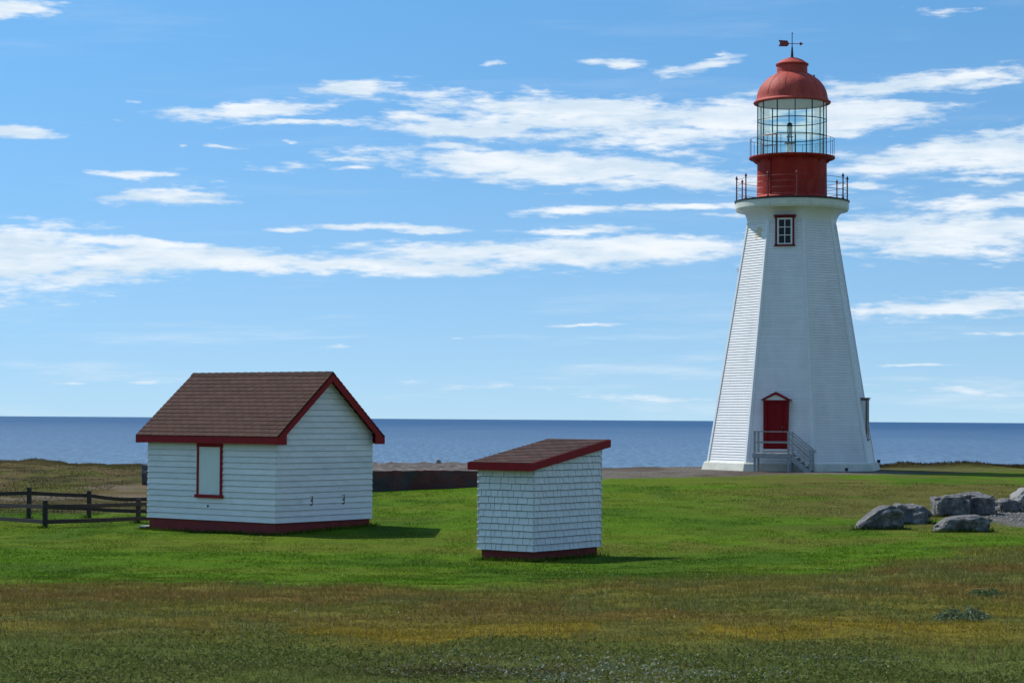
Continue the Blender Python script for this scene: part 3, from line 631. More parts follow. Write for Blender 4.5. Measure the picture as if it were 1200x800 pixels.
# door with pediment
dz0, dz1 = zy(526, 90.4), zy(472, 90.4); k = 0; zr = dz0; back = -.6
mb = MB(); uc = -.20; w = 1.09
fbox(mb, k, uc - w / 2, uc - w / 2 + .17, dz0, dz1 + .02, back, .10, zr); fbox(mb, k, uc + w / 2 - .17, uc + w / 2, dz0, dz1 + .02, back, .10, zr)
fbox(mb, k, uc - w / 2, uc + w / 2, dz1 + .022, dz1 + .12, back, .11, zr)
df = mb.build('door_frame', M['reddoor'], LH)
mb = MB(); fbox(mb, k, uc - w / 2 + .172, uc + w / 2 - .172, dz0, dz1 + .018, back + .02, .05, zr)
for q in range(2):
    for r_ in range(3):
        ua = uc - .33 + q * .35; za = dz0 + .15 + r_ * .62; fbox(mb, k, ua, ua + .29, za, za + .5, .051, .062, zr)
dr = mb.build('door', M['reddoor'], LH)
mb = MB(); p = fpt(k, uc + .3, dz0 + .95, .09, zr); mb.lathe(p, [(.001, -.04), (.035, 0), (.001, .04)], 8); mb.build('handle', M['metal'], dr)
mb = MB(); fbox(mb, k, uc - w / 2 - .05, uc + w / 2 + .05, dz0 - .08, dz0 - .003, -.2, .14, zr); mb.build('sill', M['trim'], dr)
mb = MB(); pz = dz1 + .125; hw = w / 2 + .13; ph = .36
def tri(o0, o1, pts):
    A = [fpt(k, u, z, o1, zr) for u, z in pts]; B = [fpt(k, u, z, o0, zr) for u, z in pts]; n = len(A)
    mb.poly(A); mb.poly(B[::-1])
    for i in range(n): mb.poly([A[i], B[i], B[(i + 1) % n], A[(i + 1) % n]])
tri(back, .2, [(uc - hw, pz), (uc - hw + .16, pz), (uc, pz + ph - .10), (uc, pz + ph)])
tri(back, .2, [(uc + hw - .16, pz), (uc + hw, pz), (uc, pz + ph), (uc, pz + ph - .10)])
pd = mb.build('pediment', M['reddoor'], LH)
mb = MB(); tri(back, .09, [(uc - hw + .165, pz), (uc + hw - .165, pz), (uc, pz + ph - .11)]); mb.build('pediment_panel', M['trim'], pd)

# entrance landing with stairs (grey timber)
nd = n_door; td = Vector((-nd.y, nd.x, 0)); apb = Rz(zt0) * c22
def lp_(u, o, z): return AX + td * u + nd * (apb + o) + Vector((0, 0, z))
dkz = zy(531, 89.3); gl_ = gz
LD = empty('entrance_stairs', tuple(lp_(0, .9, gl_)), 'grey weathered timber landing and steps below the red lighthouse door', 'stairs')
def lbox(mb, u0, u1, o0, o1, z0, z1): 
    q = [lp_(u, o, z) for z in (z0, z1) for u, o in ((u0, o0), (u1, o0), (u1, o1), (u0, o1))]; mb.hexa(q)
uL, uR = -.95, .62; o0, o1 = .32, 1.45
mb = MB()
for i in range(8): lbox(mb, uL, uR, o0 + i * .142, o0 + i * .142 + .136, dkz - .04, dkz)
mb.build('deck', M['greywood'], LD)
mb = MB(); lbox(mb, uL, uR, o1, o1 + .04, dkz - .19, dkz - .001); lbox(mb, uL - .04, uL - .002, o0, o1 + .04, dkz - .19, dkz - .002); lbox(mb, uR + .002, uR + .04, o0, o1 + .04, dkz - .19, dkz - .002); mb.build('fascia_board', M['greywood'], LD)
railz = dkz + .92
for (u, o, top) in ((uL + .05, o1 - .05, railz), (uR - .05, o1 - .05, railz), (uL + .05, o0 + .06, railz), (uR - .02, o0 + .06, railz)):
    mb = MB(); lbox(mb, u - .045, u + .045, o - .045, o + .045, gl_ - .1, dkz - .045); lbox(mb, u - .045, u + .045, o - .045, o + .045, dkz + .001, top); mb.build('post', M['greywood'], LD)
mb = MB(); lbox(mb, uL, uR, o1 - .09, o1 + .01, railz, railz + .04); lbox(mb, uL, uR - .1, o1 - .04, o1, dkz + .44, dkz + .52); lbox(mb, uL, uL + .09, o0, o1 - .092, railz, railz + .038); lbox(mb, uL + .02, uL + .06, o0 + .1, o1 - .1, dkz + .44, dkz + .52); mb.build('handrail', M['greywood'], LD)
uS = uR + .04; run = .92; drop = dkz - gl_
for o in (o0 + .08, o1 - .08):
    mb = MB(); mb.hexa([lp_(uS, o - .02, dkz - .3), lp_(uS + run - .25, o - .02, gl_ - .02), lp_(uS + run - .25, o + .02, gl_ - .02), lp_(uS, o + .02, dkz - .3), lp_(uS, o - .02, dkz - .01), lp_(uS + run, o - .02, gl_ + .03), lp_(uS + run, o + .02, gl_ + .03), lp_(uS, o + .02, dkz - .01)])
    mb.build('stringer', M['greywood'], LD)
    mb = MB(); lbox(mb, uS + run - .12, uS + run - .03, o - .045, o + .045, gl_ - .1, gl_ + .98); mb.build('post', M['greywood'], LD)
    for dz in (.0, -.26, -.48):
        mb = MB(); a = lp_(uR - .02, o, railz + .02 + dz); b = lp_(uS + run + (.06 if dz == 0 else -.08), o, gl_ + .98 + dz - (.05 if dz == 0 else -.03)); v = Vector((0, 0, .075)); s = nd * .035
        mb.hexa([a - s - v, b - s - v, b + s - v, a + s - v, a - s, b - s, b + s, a + s]); mb.build('stair_rail', M['greywood'], LD)
for i in range(4):
    mb = MB(); zz = dkz - drop * (i + 1) / 5; uu = uS + run * (i + .15) / 4.4; lbox(mb, uu, uu + .24, o0 + .103, o1 - .103, zz - .04, zz); mb.build('tread', M['greywood'], LD)

# ------------------------------------------------------------------ HUT with pitched roof
def dirs(az): a = R(az); return Vector((math.sin(a), math.cos(a), 0)), Vector((math.cos(a), -math.sin(a), 0))
e1 = Vector((math.sin(R(-52.9)), math.cos(R(-52.9)), 0)); e2 = Vector((math.sin(R(37.1)), math.cos(R(37.1)), 0)); UZ = Vector((0, 0, 1))
HC = at(324, 489, 54); HC.z = 0; L1, L2 = 4.84, 3.82
hg = H(HC.x, HC.y); HT = empty('gabled_hut', (HC.x, HC.y, -3.1), 'white clapboard hut with brown pitched roof and red trim by the fence', 'hut')
def hp(a, b, z): return HC + e1 * a + e2 * b + UZ * z
zw0 = -2.78; zfb = -.70; zft = -.505; zrd = 1.233; ov = .263; ev = .245; half = L2 / 2
slope = (zrd - zft) / (half + ev)
def roofz(b): return zft + slope * (min(b, L2 - b) + ev)      # top of roof above distance b
def lapwall(mb, P0, d, L, n, zlo, zhi, ex, gable=None):
    z = zlo; i = 0
    while z < zhi - .01:
        z2 = min(z + ex, zhi); a0, a1, b0, b1 = 0, L, 0, L
        if gable:
            a0, a1 = gable(z); b0, b1 = gable(z2)
        if a1 - a0 < .02: break
        cuts = [0] + sorted(random.uniform(.15, .85) for _ in range(1)) + [1]
        for c0, c1 in zip(cuts[:-1], cuts[1:]):
            g = random.uniform(.91, 1.04)
            A0 = P0 + d * (a0 + (a1 - a0) * c0); A1 = P0 + d * (a0 + (a1 - a0) * c1); B0 = P0 + d * (b0 + (b1 - b0) * c0); B1 = P0 + d * (b0 + (b1 - b0) * c1)
            A0, A1, B0, B1 = [Vector((p.x, p.y, 0)) for p in (A0, A1, B0, B1)]
            zq = z + .011
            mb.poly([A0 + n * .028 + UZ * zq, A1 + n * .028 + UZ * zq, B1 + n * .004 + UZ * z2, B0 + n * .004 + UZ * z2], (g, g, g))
            mb.poly([A0 - n * .012 + UZ * z, A1 - n * .012 + UZ * z, A1 - n * .012 + UZ * zq, A0 - n * .012 + UZ * zq], (.38, .40, .44)); mb.poly([B0 + n * .004 + UZ * z2, B1 + n * .004 + UZ * z2, B1 - n * .012 + UZ * z2, B0 - n * .012 + UZ * z2], (.4, .4, .4))  # shadow gap between boards painted in with dark tints, underside too
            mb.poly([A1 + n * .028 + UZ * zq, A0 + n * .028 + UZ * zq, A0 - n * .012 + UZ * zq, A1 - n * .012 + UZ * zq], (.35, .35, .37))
        z = z2
exh = .157
def gab(z):
    zt = roofz(0) - .12
    if z <= zt: return -.022, L2 + .022
    c = min((z - zt) / slope, half); return c, L2 - c
mb = MB(); top = roofz(0) - .12
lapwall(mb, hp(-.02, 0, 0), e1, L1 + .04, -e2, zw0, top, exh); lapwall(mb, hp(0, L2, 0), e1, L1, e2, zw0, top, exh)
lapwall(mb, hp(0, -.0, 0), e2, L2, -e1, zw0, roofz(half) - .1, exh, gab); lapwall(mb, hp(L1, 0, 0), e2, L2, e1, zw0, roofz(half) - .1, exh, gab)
mb.build('wall', M['paint'], HT)
for a, b in ((0, 0), (L1, 0), (0, L2), (L1, L2)):
    pass
mb = MB(); i_ = .03
mb.box(hp(i_, i_, -3.45), e1 * (L1 - 2 * i_), e2 * (L2 - 2 * i_), UZ * (zw0 + 3.45 - .004)); mb.build('skirting', M['redbase'], HT)
# roof: deck slabs + individual tabs
def roof_side(mbd, mbt, P_eave, u, U, v, rows, tabw, nrm, thick=.016, cvar=.14, stag=.5, matc=None):
    # P_eave start corner, u unit along eave, U length, v full vector up the slope
    n = nrm; vl = v.length; vu = v.normalized(); rh = vl / rows
    mbd.hexa([P_eave - n * .05, P_eave + u * U - n * .05, P_eave + u * U + v - n * .05, P_eave + v - n * .05, P_eave, P_eave + u * U, P_eave + u * U + v, P_eave + v])
    for r in range(rows):
        x = -tabw * stag * (r % 2) - random.uniform(0, .12) * tabw
        while x < U:
            x0 = max(x, 0); x1 = min(x + tabw - .012, U)
            if x1 - x0 > .02:
                g = 1 + random.uniform(-cvar, cvar); gg = (g, g * random.uniform(.95, 1.05), g * random.uniform(.92, 1.06)); lift = thick * random.uniform(.85, 1.15)
                a = P_eave + u * x0 + vu * (r * rh); b = P_eave + u * x1 + vu * (r * rh); c_ = b + vu * rh; d_ = a + vu * rh
                mbt.poly([a + n * lift, b + n * lift, c_ + n * .004, d_ + n * .004], gg)
                mbt.poly([a + n * .001, b + n * .001, b + n * lift, a + n * lift], (.7, .68, .68))
                mbt.poly([b + n * .001, c_ + n * .001, c_ + n * .004, b + n * lift], (.35, .3, .3)); mbt.poly([d_ + n * .001, a + n * .001, a + n * lift, d_ + n * .004], (.35, .3, .3))
            x += tabw
mbd = MB(); mbt = MB()
sl = Vector((0, 0, zrd - zft)) + e2 * (half + ev); nr = e1.cross(sl).normalized(); nr = nr if nr.z > 0 else -nr
roof_side(mbd, mbt, hp(-ov, -ev, zft), e1, L1 + 2 * ov, sl, 17, .30, nr)
sl2 = Vector((0, 0, zrd - zft)) - e2 * (half + ev); nr2 = e1.cross(sl2).normalized(); nr2 = nr2 if nr2.z > 0 else -nr2
roof_side(mbd, mbt, hp(-ov, L2 + ev, zft), e1, L1 + 2 * ov, sl2, 17, .30, nr2)
rf = mbd.build('roof', M['hutroof'], HT); mbt.build('shingles', M['hutroof'], rf)
mb = MB(); x = -ov
while x < L1 + ov - .02:
    xe = min(x + .29, L1 + ov); g = random.uniform(.8, 1.1)
    a, b = hp(x, half, zrd + .02), hp(xe, half, zrd + .032)
    for e_, s_ in ((sl, -1), (sl2, -1)):
        dn = -e_.normalized() * .13; q = [a, b, b + dn, a + dn]; mb.poly(q if e_ is sl2 else q[::-1], (g * .8, g * .8, g * .8))
    x += .28
mb.build('ridge_cap', M['hutroof'], rf)
# fascia and rake boards
mb = MB()
for b0, s in ((-ev, 1), (L2 + ev, -1)):
    mb.box(hp(-ov + .03, b0 - (.0 if s > 0 else 0), zfb), e1 * (L1 + 2 * ov - .06), e2 * .03 * s, UZ * (zft - zfb - .015))
mb.build('fascia', M['red'], rf)
for a0, s in ((-ov, 1), (L1 + ov, -1)):
    mb = MB(); d = e1 * .035 * s
    rk = .235
    for side in (0, 1):
        f = (lambda b: b) if side == 0 else (lambda b: L2 - b)
        zl = lambda b: zft + slope * (b + ev) - .012
        pts = [(-ev - .003, zfb - .012), (.13, zfb - .012), (.13, zl(.13) - rk), (half, zl(half) - rk), (half, zl(half)), (-ev - .003, zl(-ev))]
        A = [hp(a0, f(b), z) for b, z in pts]; B = [p + d for p in A]; n = len(A)
        o_ = (side == 0) ^ (s < 0)
        mb.poly(A if o_ else A[::-1]); mb.poly(B[::-1] if o_ else B)
        for i in range(n): mb.poly([A[i], B[i], B[(i + 1) % n], A[(i + 1) % n]])
    mb.build('rake_board', M['red'], rf)
mb = MB()
for b0, b1 in ((-ev + .032, -.024), (L2 + .024, L2 + ev - .032)): mb.box(hp(-ov + .04, b0, zfb + .02), e1 * (L1 + 2 * ov - .08), e2 * (b1 - b0), UZ * .02)
mb.build('soffit', M['red'], rf)
# boarded window
mb = MB(); wa, wb, wz0, wz1 = 1.95, 2.90, -2.08, -.80; n = -e2
def wbx(mb, a0, a1, z0, z1, o0, o1): mb.box(hp(a0, 0, z0) + n * o0, e1 * (a1 - a0), n * (o1 - o0), UZ * (z1 - z0))
wbx(mb, wa, wa + .07, wz0, wz1, -.02, .055); wbx(mb, wb - .07, wb, wz0, wz1, -.02, .055); wbx(mb, wa - .01, wb + .01, wz1 + .001, wz1 + .10, -.02, .06); wbx(mb, wa - .05, wb + .05, wz0 - .09, wz0 - .001, -.02, .08)
wf = mb.build('window_frame', M['red'], HT)
mb = MB(); wbx(mb, wa + .072, wb - .072, wz0 + .001, wz1 - .001, -.02, .035); mb.build('window_board', M['panelwhite'], wf)
mb = MB(); wbx(mb, 2.46, 2.50, -2.42, -2.36, .0, .04); mb.build('hook', M['dark'], HT)
for b0 in (1.30, 2.58):
    mb = MB(); q = lambda b, z, w_, h_: mb.box(hp(0, b, z) - e1 * .0, e2 * w_, -e1 * .035, UZ * h_)
    q(b0 + .05, -2.24, .04, .05); q(b0 + .09, -2.32, .010, .24); q(b0, -2.11, .10, .012); q(b0 + .03, -2.34, .05, .03)
    mb.build('shutter_hinge', M['dark'], HT)
mb = MB(); mb.box(hp(L1 + .02, -.05, -3.35), e1 * .26, e2 * 1.1, UZ * .30); sp = mb.build('step', M['redbase'], HT)
mb = MB(); mb.box(hp(L1 + .01, -.07, -3.049), e1 * .29, e2 * 1.14, UZ * .035); mb.build('tread', M['greywood'], sp)

# ------------------------------------------------------------------ SHED with single slope roof
f1 = Vector((math.sin(R(-54)), math.cos(R(-54)), 0)); f2 = Vector((math.sin(R(36)), math.cos(R(36)), 0))
SC = at(626, 491, 45); SC.z = 0; A1, A2 = 1.497, 2.638
SH = empty('shingled_shed', (SC.x, SC.y, -3.12), 'small white shingled shed with low sloping brown roof on the lawn', 'shed')
def sp_(a, b, z): return SC + f1 * a + f2 * b + UZ * z
s0 = -2.905; rzl, rzh = -.96, -.452; oa, ob, oh = .24, .10, .214
ssl = (rzh - rzl) / (A2 + oa + oh)
def stop(b): return rzl + ssl * (b + oa)
def shinglewall(mb, P0, d, L, n, zlo, topf, ex, flare=.0):
    z = zlo; r = 0
    zmax = max(topf(0), topf(L))
    while z < zmax - .02:
        x = -.028
        while x < L + .028:
            w = random.choice((.12, .15, .18, .2, .24, .28, .31)) * random.uniform(.9, 1.1); x0 = x; x1 = min(x + w - .011, L + .028); x += w
            if x1 - x0 < .015: continue
            t0 = topf(x0) - .10; t1 = topf(x1) - .10
            if min(t0, t1) < z + .01: continue
            za = min(z + ex, t0); zb = min(z + ex, t1); g = random.uniform(.94, 1.03); lo = .014 + random.uniform(-.003, .003); o = .034 + random.uniform(-.002, .003)
            a = P0 + d * x0; b = P0 + d * x1
            mb.poly([a + n * o + UZ * (z + lo), b + n * o + UZ * (z + lo), b + n * .006 + UZ * zb, a + n * .006 + UZ * za], (g, g, g))
            mb.poly([b + n * o + UZ * (z + lo), a + n * o + UZ * (z + lo), a + UZ * (z + lo), b + UZ * (z + lo)], (.2, .2, .22))  # shade below each shingle painted in by a dark tint
            for p, zz in ((a, za), (b, zb)): mb.poly([p + UZ * (z + lo), p + n * o + UZ * (z + lo), p + n * .006 + UZ * zz, p + UZ * zz], (.6, .6, .6))
        z += ex; r += 1
mbc = MB()
mbc.hexa([sp_(0, 0, s0), sp_(0, A2, s0), sp_(A1, A2, s0), sp_(A1, 0, s0), sp_(0, 0, stop(0) - .06), sp_(0, A2, stop(A2) - .06), sp_(A1, A2, stop(A2) - .06), sp_(A1, 0, stop(0) - .06)])
core = mbc.build('wall', M['under'], SH)
mb = MB(); exs = .148
shinglewall(mb, sp_(0, 0, 0), f1, A1, -f2, s0, lambda x: stop(0), exs); shinglewall(mb, sp_(0, A2, 0), f1, A1, f2, s0, lambda x: stop(A2), exs)
shinglewall(mb, sp_(0, 0, 0), f2, A2, -f1, s0, lambda x: stop(x), exs); shinglewall(mb, sp_(A1, 0, 0), f2, A2, f1, s0, lambda x: stop(x), exs)
mb.build('wall_shingles', M['shingle'], core)
mb = MB(); mb.box(sp_(.05, .05, -3.4), f1 * (A1 - .1), f2 * (A2 - .1), UZ * (s0 + 3.4 - .003)); mb.build('skirting', M['redbase'], SH)
mbd = MB(); mbt = MB(); v = f2 * (A2 + oa + oh) + UZ * (rzh - rzl); nn = f1.cross(v).normalized(); nn = nn if nn.z > 0 else -nn
roof_side(mbd, mbt, sp_(-ob, -oa, rzl), f1, A1 + 2 * ob, v, 17, .33, nn, .016, .14)
sr = mbd.build('roof', M['shedroof'], SH); mbt.build('shingles', M['shedroof'], sr)
fh = .17
mb = MB(); mb.box(sp_(-ob - .02, -oa - .028, rzl - fh), f1 * (A1 + 2 * ob + .04), f2 * .026, UZ * (fh - .004)); mb.build('fascia', M['red'], sr)
mb = MB(); mb.box(sp_(-ob - .02, A2 + oh + .002, rzh - fh), f1 * (A1 + 2 * ob + .04), f2 * .026, UZ * (fh - .004)); mb.build('fascia', M['red'], sr)
for a0, s in ((-ob - .022, 1), (A1 + ob + .022, -1)):
    mb = MB(); d = f1 * .021 * s; A = [sp_(a0, -oa - .03, rzl - fh - .002), sp_(a0, A2 + oh + .03, rzh - fh - .002), sp_(a0, A2 + oh + .03, rzh + .002), sp_(a0, -oa - .03, rzl - .002)]
    mb.hexa([A[0], A[1], A[1] + d, A[0] + d, A[3], A[2], A[2] + d, A[3] + d]); mb.build('rake_board', M['red'], sr)

# ------------------------------------------------------------------ FENCE (black rails)
def fence(name_label, posts, rails):
    p0 = posts[0]; t = empty('rail_fence', (p0[0], p0[1], H(p0[0], p0[1])), name_label, 'fence', 'black rail fences left of the hut')
    for (x_, y_, zb, zt_) in posts:
        mb = MB(); mb.box((x_ - .06, y_ - .06, zb - .2), (.12, 0, 0), (0, .12, 0), (0, 0, zt_ - zb + .2)); mb.build('post', M['fencewood'], t, bevel=.008)
    for line in rails:
        for a, b in zip(line[:-1], line[1:]):
            a = Vector(a); b = Vector(b); d = (b - a).normalized(); s = Vector((d.y, -d.x, 0)).normalized() * .022; v = Vector((0, 0, .055)); m_ = a.lerp(b, .5) + Vector((0, 0, -.012))
            for q0, q1 in ((a, m_), (m_, b)):
                mb_ = None
            mb = MB(); mb.rings([[q - s - v, q + s - v, q + s + v, q - s + v] for q in (a, m_, b)], True, True, True); mb.build('rail', M['fencewood'], t)
def FP(px, D, ytop, ybot): a = at(px, ytop, D); b = at(px, ybot, D); return (a.x, a.y, b.z, a.z)
fence('nearer black rail fence with a low corner post left of the hut', [FP(53.3, 57, 586, 619.5), FP(162.3, 59.5, 584, 614), FP(-48, 61, 581, 612), FP(230, 61, 583, 611)],
      [[tuple(at(-48, 589.5, 61 - .1)), tuple(at(53.3, 593.3, 57 - .1)), tuple(at(162.3, 590.6, 59.4)), tuple(at(230, 590, 60.9))],
       [tuple(at(-48, 603, 61 - .1)), tuple(at(53.3, 611.2, 57 - .1)), tuple(at(162.3, 607.2, 59.4)), tuple(at(230, 606, 60.9))]])
fence('farther black rail fence with taller posts towards the moor', [FP(34.3, 62, 570.8, 608.5), FP(104.6, 62.5, 574.8, 608.5), FP(-40, 62.5, 571, 609), FP(240, 64, 579, 607)],
      [[tuple(at(-40, 578.5, 62.6)), tuple(at(34.3, 577.4, 62.1)), tuple(at(104.6, 580.5, 62.6)), tuple(at(143, 585.0, 63.2)), tuple(at(240, 583.0, 64.1))],
       [tuple(at(-40, 592.0, 62.6)), tuple(at(34.3, 592.8, 62.1)), tuple(at(104.6, 595.6, 62.6)), tuple(at(143, 598.2, 63.2)), tuple(at(240, 599.8, 64.1))]])

# ------------------------------------------------------------------ ruined foundation
eF = Vector((.98, .196, 0)).normalized(); eB = Vector((-.196, .98, 0)).normalized(); O = Vector((-13.5, 79.08, 0)); LF, DB = 15.1, 9.0
RU = empty('stone_foundation', (O.x, O.y, -2.95), 'ruined stone foundation with dark red wall behind the two sheds', 'ruin')
def rp(a, b, z): return O + eF * a + eB * b + UZ * z
mb = MB(); NX = 120; mbs = MB()
def wavy(a, k): return mnoise.noise(Vector((a * .9, k * 5.1, 0))) * .06
for (pa, pb, ax_, cnt, L_) in ((0, 0, 'F', 100, LF), (0, DB, 'F', 100, LF), (0, 0, 'B', 60, DB), (LF, 0, 'B', 60, DB)):
    rr = []
    for i in range(cnt + 1):
        s = L_ * i / cnt; h_ = -2.045 + wavy(s, 1) * .6 + (random.random() - .5) * .03; j = wavy(s * 2, 2) * .4
        if ax_ == 'F': q = [rp(s, pb - .25 + j, -3.5), rp(s, pb - .2 + j, h_), rp(s, pb + .25, h_ + .01), rp(s, pb + .25, -3.5)]
        else: q = [rp(pa - .25 + j, s, -3.5), rp(pa + .25, s, -3.5), rp(pa + .25, s, h_ + .012), rp(pa - .2 + j, s, h_ + .002)]
        rr.append(q)
    (mb if (ax_ == 'F' and pb == 0) else mbs).rings(rr, True, True, True)
rw = mb.build('front_wall', M['ruin'], RU); mbs.build('rear_wall', M['rock'], RU)
# rubble filling
na, nb_ = 190, 90; vv = []; ff = []
ga = np.linspace(-.15, LF + .15, na); gb = np.linspace(-.12, DB + .15, nb_); GA, GB = np.meshgrid(ga, gb)
ZR = -2.03 + (np.abs(fbm(GA * 1.4, GB * 2.2, 4, 300) - .5) * .42) * sstep(0, 1.2, GB) + .08 * sstep(0, DB, GB) * fbm(GA * .5, GB * .5, 2, 310)
ZR = np.floor(ZR / .05) * .05 * .6 + ZR * .4
PX = O.x + eF.x * GA + eB.x * GB; PY = O.y + eF.y * GA + eB.y * GB
PZ = ZR.copy(); bd = np.zeros_like(PZ, bool); bd[0, :] = bd[-1, :] = bd[:, 0] = bd[:, -1] = True; PZ[bd] = -2.3
VV = np.stack([PX.ravel() - O.x, PY.ravel() - O.y, PZ.ravel() + 2.95], 1)
i0 = (np.arange(nb_ - 1)[:, None] * na + np.arange(na - 1)[None, :]).ravel()
ob_ = npmesh('rubble', VV, np.stack([i0, i0 + 1, i0 + na + 1, i0 + na], 1), np.ones((len(VV), 3)), M['rubble'], False); ob_.parent = RU

# ------------------------------------------------------------------ boulders
def boulder(px0, px1, ytop, ybot, D, depth, seed, m, label, squash=.55, prof=None, rot=0, group='boulders by the gravel patch', sub=5, cat='boulder'):
    a = at(px0, ybot, D); b = at(px1, ybot, D); t = at((px0 + px1) / 2, ytop, D); cx = (a.x + b.x) / 2; w = (b.x - a.x) / 2; z0 = min(a.z, H(cx, D)); h = t.z - z0
    import bmesh
    bm = bmesh.new(); bmesh.ops.create_icosphere(bm, subdivisions=sub, radius=1)
    for v in bm.verts:
        p = v.co.copy()
        q = Vector([math.copysign(abs(c) ** squash, c) for c in p]); q = q / max(abs(q.x), abs(q.y), abs(q.z), 1e-6) * (.45 * max(abs(q.x), abs(q.y), abs(q.z)) + .55)
        nz = mnoise.fractal(p * 1.3 + Vector((seed, seed * 2, 0)), .9, 2.1, 6) * .22 + (mnoise.voronoi(p * 1.5 + Vector((seed, 0, 3)))[0][1] - mnoise.voronoi(p * 1.5 + Vector((seed, 0, 3)))[0][0]) * .20 - .07
        q *= 1 + nz
        if prof:
            s = (q.x + 1) / 2; s = min(max(s, 0), 1); k = s * (len(prof) - 1); i = min(int(k), len(prof) - 2); hh = prof[i] * (1 - (k - i)) + prof[i + 1] * (k - i)
        else: hh = 1
        zz = (q.z + .75) / 1.75
        v.co = Vector((q.x * w, q.y * depth / 2, (zz * hh if zz > 0 else zz) * h - .05))
    for v in bm.verts: v.co.rotate(Matrix.Rotation(R(rot), 3, 'Z'))
    me = bpy.data.meshes.new('boulder'); bm.to_mesh(me); bm.free(); me.materials.append(m)
    me.polygons.foreach_set('use_smooth', [True] * len(me.polygons))
    o = bpy.data.objects.new('boulder', me); C.objects.link(o); o.location = (cx, D + depth * .3, z0); ORG[o.as_pointer()] = o.location.copy()
    return tag(o, label, cat, group)
boulder(1006, 1060, 589.5, 619.5, 54.6, 1.0, 1.3, M['rock'], 'long grey boulder rising from a low left end, leftmost of the rocks', .62, prof=[.25, .55, .8, .98, 1, .72])
boulder(1045, 1093, 587.5, 612, 57.0, 1.2, 4.1, M['rock'], 'rounded grey boulder just behind the leftmost long one', .7, prof=[.8, 1, .9, 1, .97, .6])
boulder(1097, 1136, 579, 605, 60.5, 1.3, 7.7, M['rock'], 'dark round shouldered boulder, left one of the touching back pair', .45, prof=[.93, 1, 1, .97])
boulder(1129, 1165, 577, 604, 61.0, 1.3, 9.2, M['rock'], 'square boulder with pale top, right one of the touching back pair', .35, prof=[.95, 1, 1, 1])
boulder(1098, 1161, 602, 627, 53.0, .9, 12.5, M['rock'], 'long flat topped grey boulder in front of the back pair', .42, prof=[.4, .82, .9, .95, 1, .86])
boulder(1170, 1197, 583, 600, 62.5, 1.0, 15.9, M['rock'], 'small dark boulder between the back pair and the frame edge', .45, prof=[.85, 1, .97, .85])
boulder(1190, 1216, 571, 598, 64.0, 1.2, 18.8, M['palerock'], 'pale limestone boulder leaning at the right edge of the view', .6, prof=[.7, 1, 1, .9])
boulder(1167, 1175, 611, 615.5, 57.5, .25, 3.0, M['palerock'], 'pale loose stone lying on the gravel behind the long flat boulder', .5, group='loose pale stones', sub=3, cat='stone')
boulder(1187, 1197, 624.5, 629.5, 52.5, .3, 5.0, M['palerock'], 'pale loose stone in the grass edge at far right', .5, group='loose pale stones', sub=3, cat='stone')
boulder(166, 178, 543.2, 570, 86.5, .8, 22.0, M['rock'], 'upright grey stone beside the left wall of the hut', .4, group='stones at the ruined foundation', sub=4, cat='stone')
o = boulder(511, 516.5, 540.5, 544, 87.5, .25, 24.0, M['palerock'], 'small stone standing on top of the ruined foundation', .5, group='stones at the ruined foundation', sub=3, cat='stone'); o.location.z = -2.0; o.scale.z = .4
# pebbles on the gravel
n = 5200; x = np.concatenate([RNG.normal(15.8, 1.8, n // 2), RNG.uniform(2, 24, n // 2)]); y = np.concatenate([RNG.normal(60, 3, n // 2), RNG.uniform(79, 99, n // 2)])
c, *_ = zones(x, y); k = c[:, 2] > .09; x, y, c = x[k], y[k], c[k]; n = len(x)
k = np.hypot(x - AX.x, y - AX.y) > 4.4; x, y, c = x[k], y[k], c[k]; n = len(x)
s = .012 + .05 * RNG.random(n) ** 4; z = height(x, y)
dirs8 = np.array([[1, 0, 0], [0, 1, 0], [-1, 0, 0], [0, -1, 0], [0, 0, .7], [0, 0, -.5]], float)
Vp = (np.stack([x, y, z + .005], 1)[:, None, :] + dirs8[None] * s[:, None, None] * (.7 + .6 * RNG.random((n, 6, 1)))).reshape(-1, 3)
T0 = np.array([[0, 1, 4], [1, 2, 4], [2, 3, 4], [3, 0, 4], [1, 0, 5], [2, 1, 5], [3, 2, 5], [0, 3, 5]])
o = npmesh('gravel', Vp, (np.arange(n)[:, None, None] * 6 + T0[None]).reshape(-1, 3), np.ones((len(Vp), 3)), M['palerock'], False, 3)
tag(o, 'loose grey pebbles on the gravel areas', 'gravel', kind='stuff')

# ------------------------------------------------------------------ world: Nishita sky with drifting cloud bands
SUN_A, SUN_E = 50, 49
W = bpy.data.worlds.new('World'); bpy.context.scene.world = W; W.use_nodes = True
nt = W.node_tree; N = nt.nodes; L = nt.links; N.clear()
out = N.new('ShaderNodeOutputWorld'); bg = N.new('ShaderNodeBackground'); bg.inputs['Strength'].default_value = .1; L.new(bg.outputs[0], out.inputs[0])
sky = N.new('ShaderNodeTexSky'); sky.sky_type = 'NISHITA'; sky.sun_disc = False; sky.sun_elevation = R(SUN_E); sky.sun_rotation = R(-SUN_A); sky.air_density = 1.0; sky.dust_density = .3; sky.ozone_density = 2.5; sky.altitude = 0
tc = N.new('ShaderNodeTexCoord'); sep = N.new('ShaderNodeSeparateXYZ'); L.new(tc.outputs['Generated'], sep.inputs[0])
def mth(op, a, b=None, clamp=False):
    n = N.new('ShaderNodeMath'); n.operation = op; n.use_clamp = clamp
    for i, v in enumerate((a, b)):
        if v is None: continue
        if isinstance(v, (int, float)): n.inputs[i].default_value = v
        else: L.new(v, n.inputs[i])
    return n.outputs[0]
az = mth('ARCTAN2', sep.outputs[0], sep.outputs[1]); el = mth('ARCSINE', sep.outputs[2])
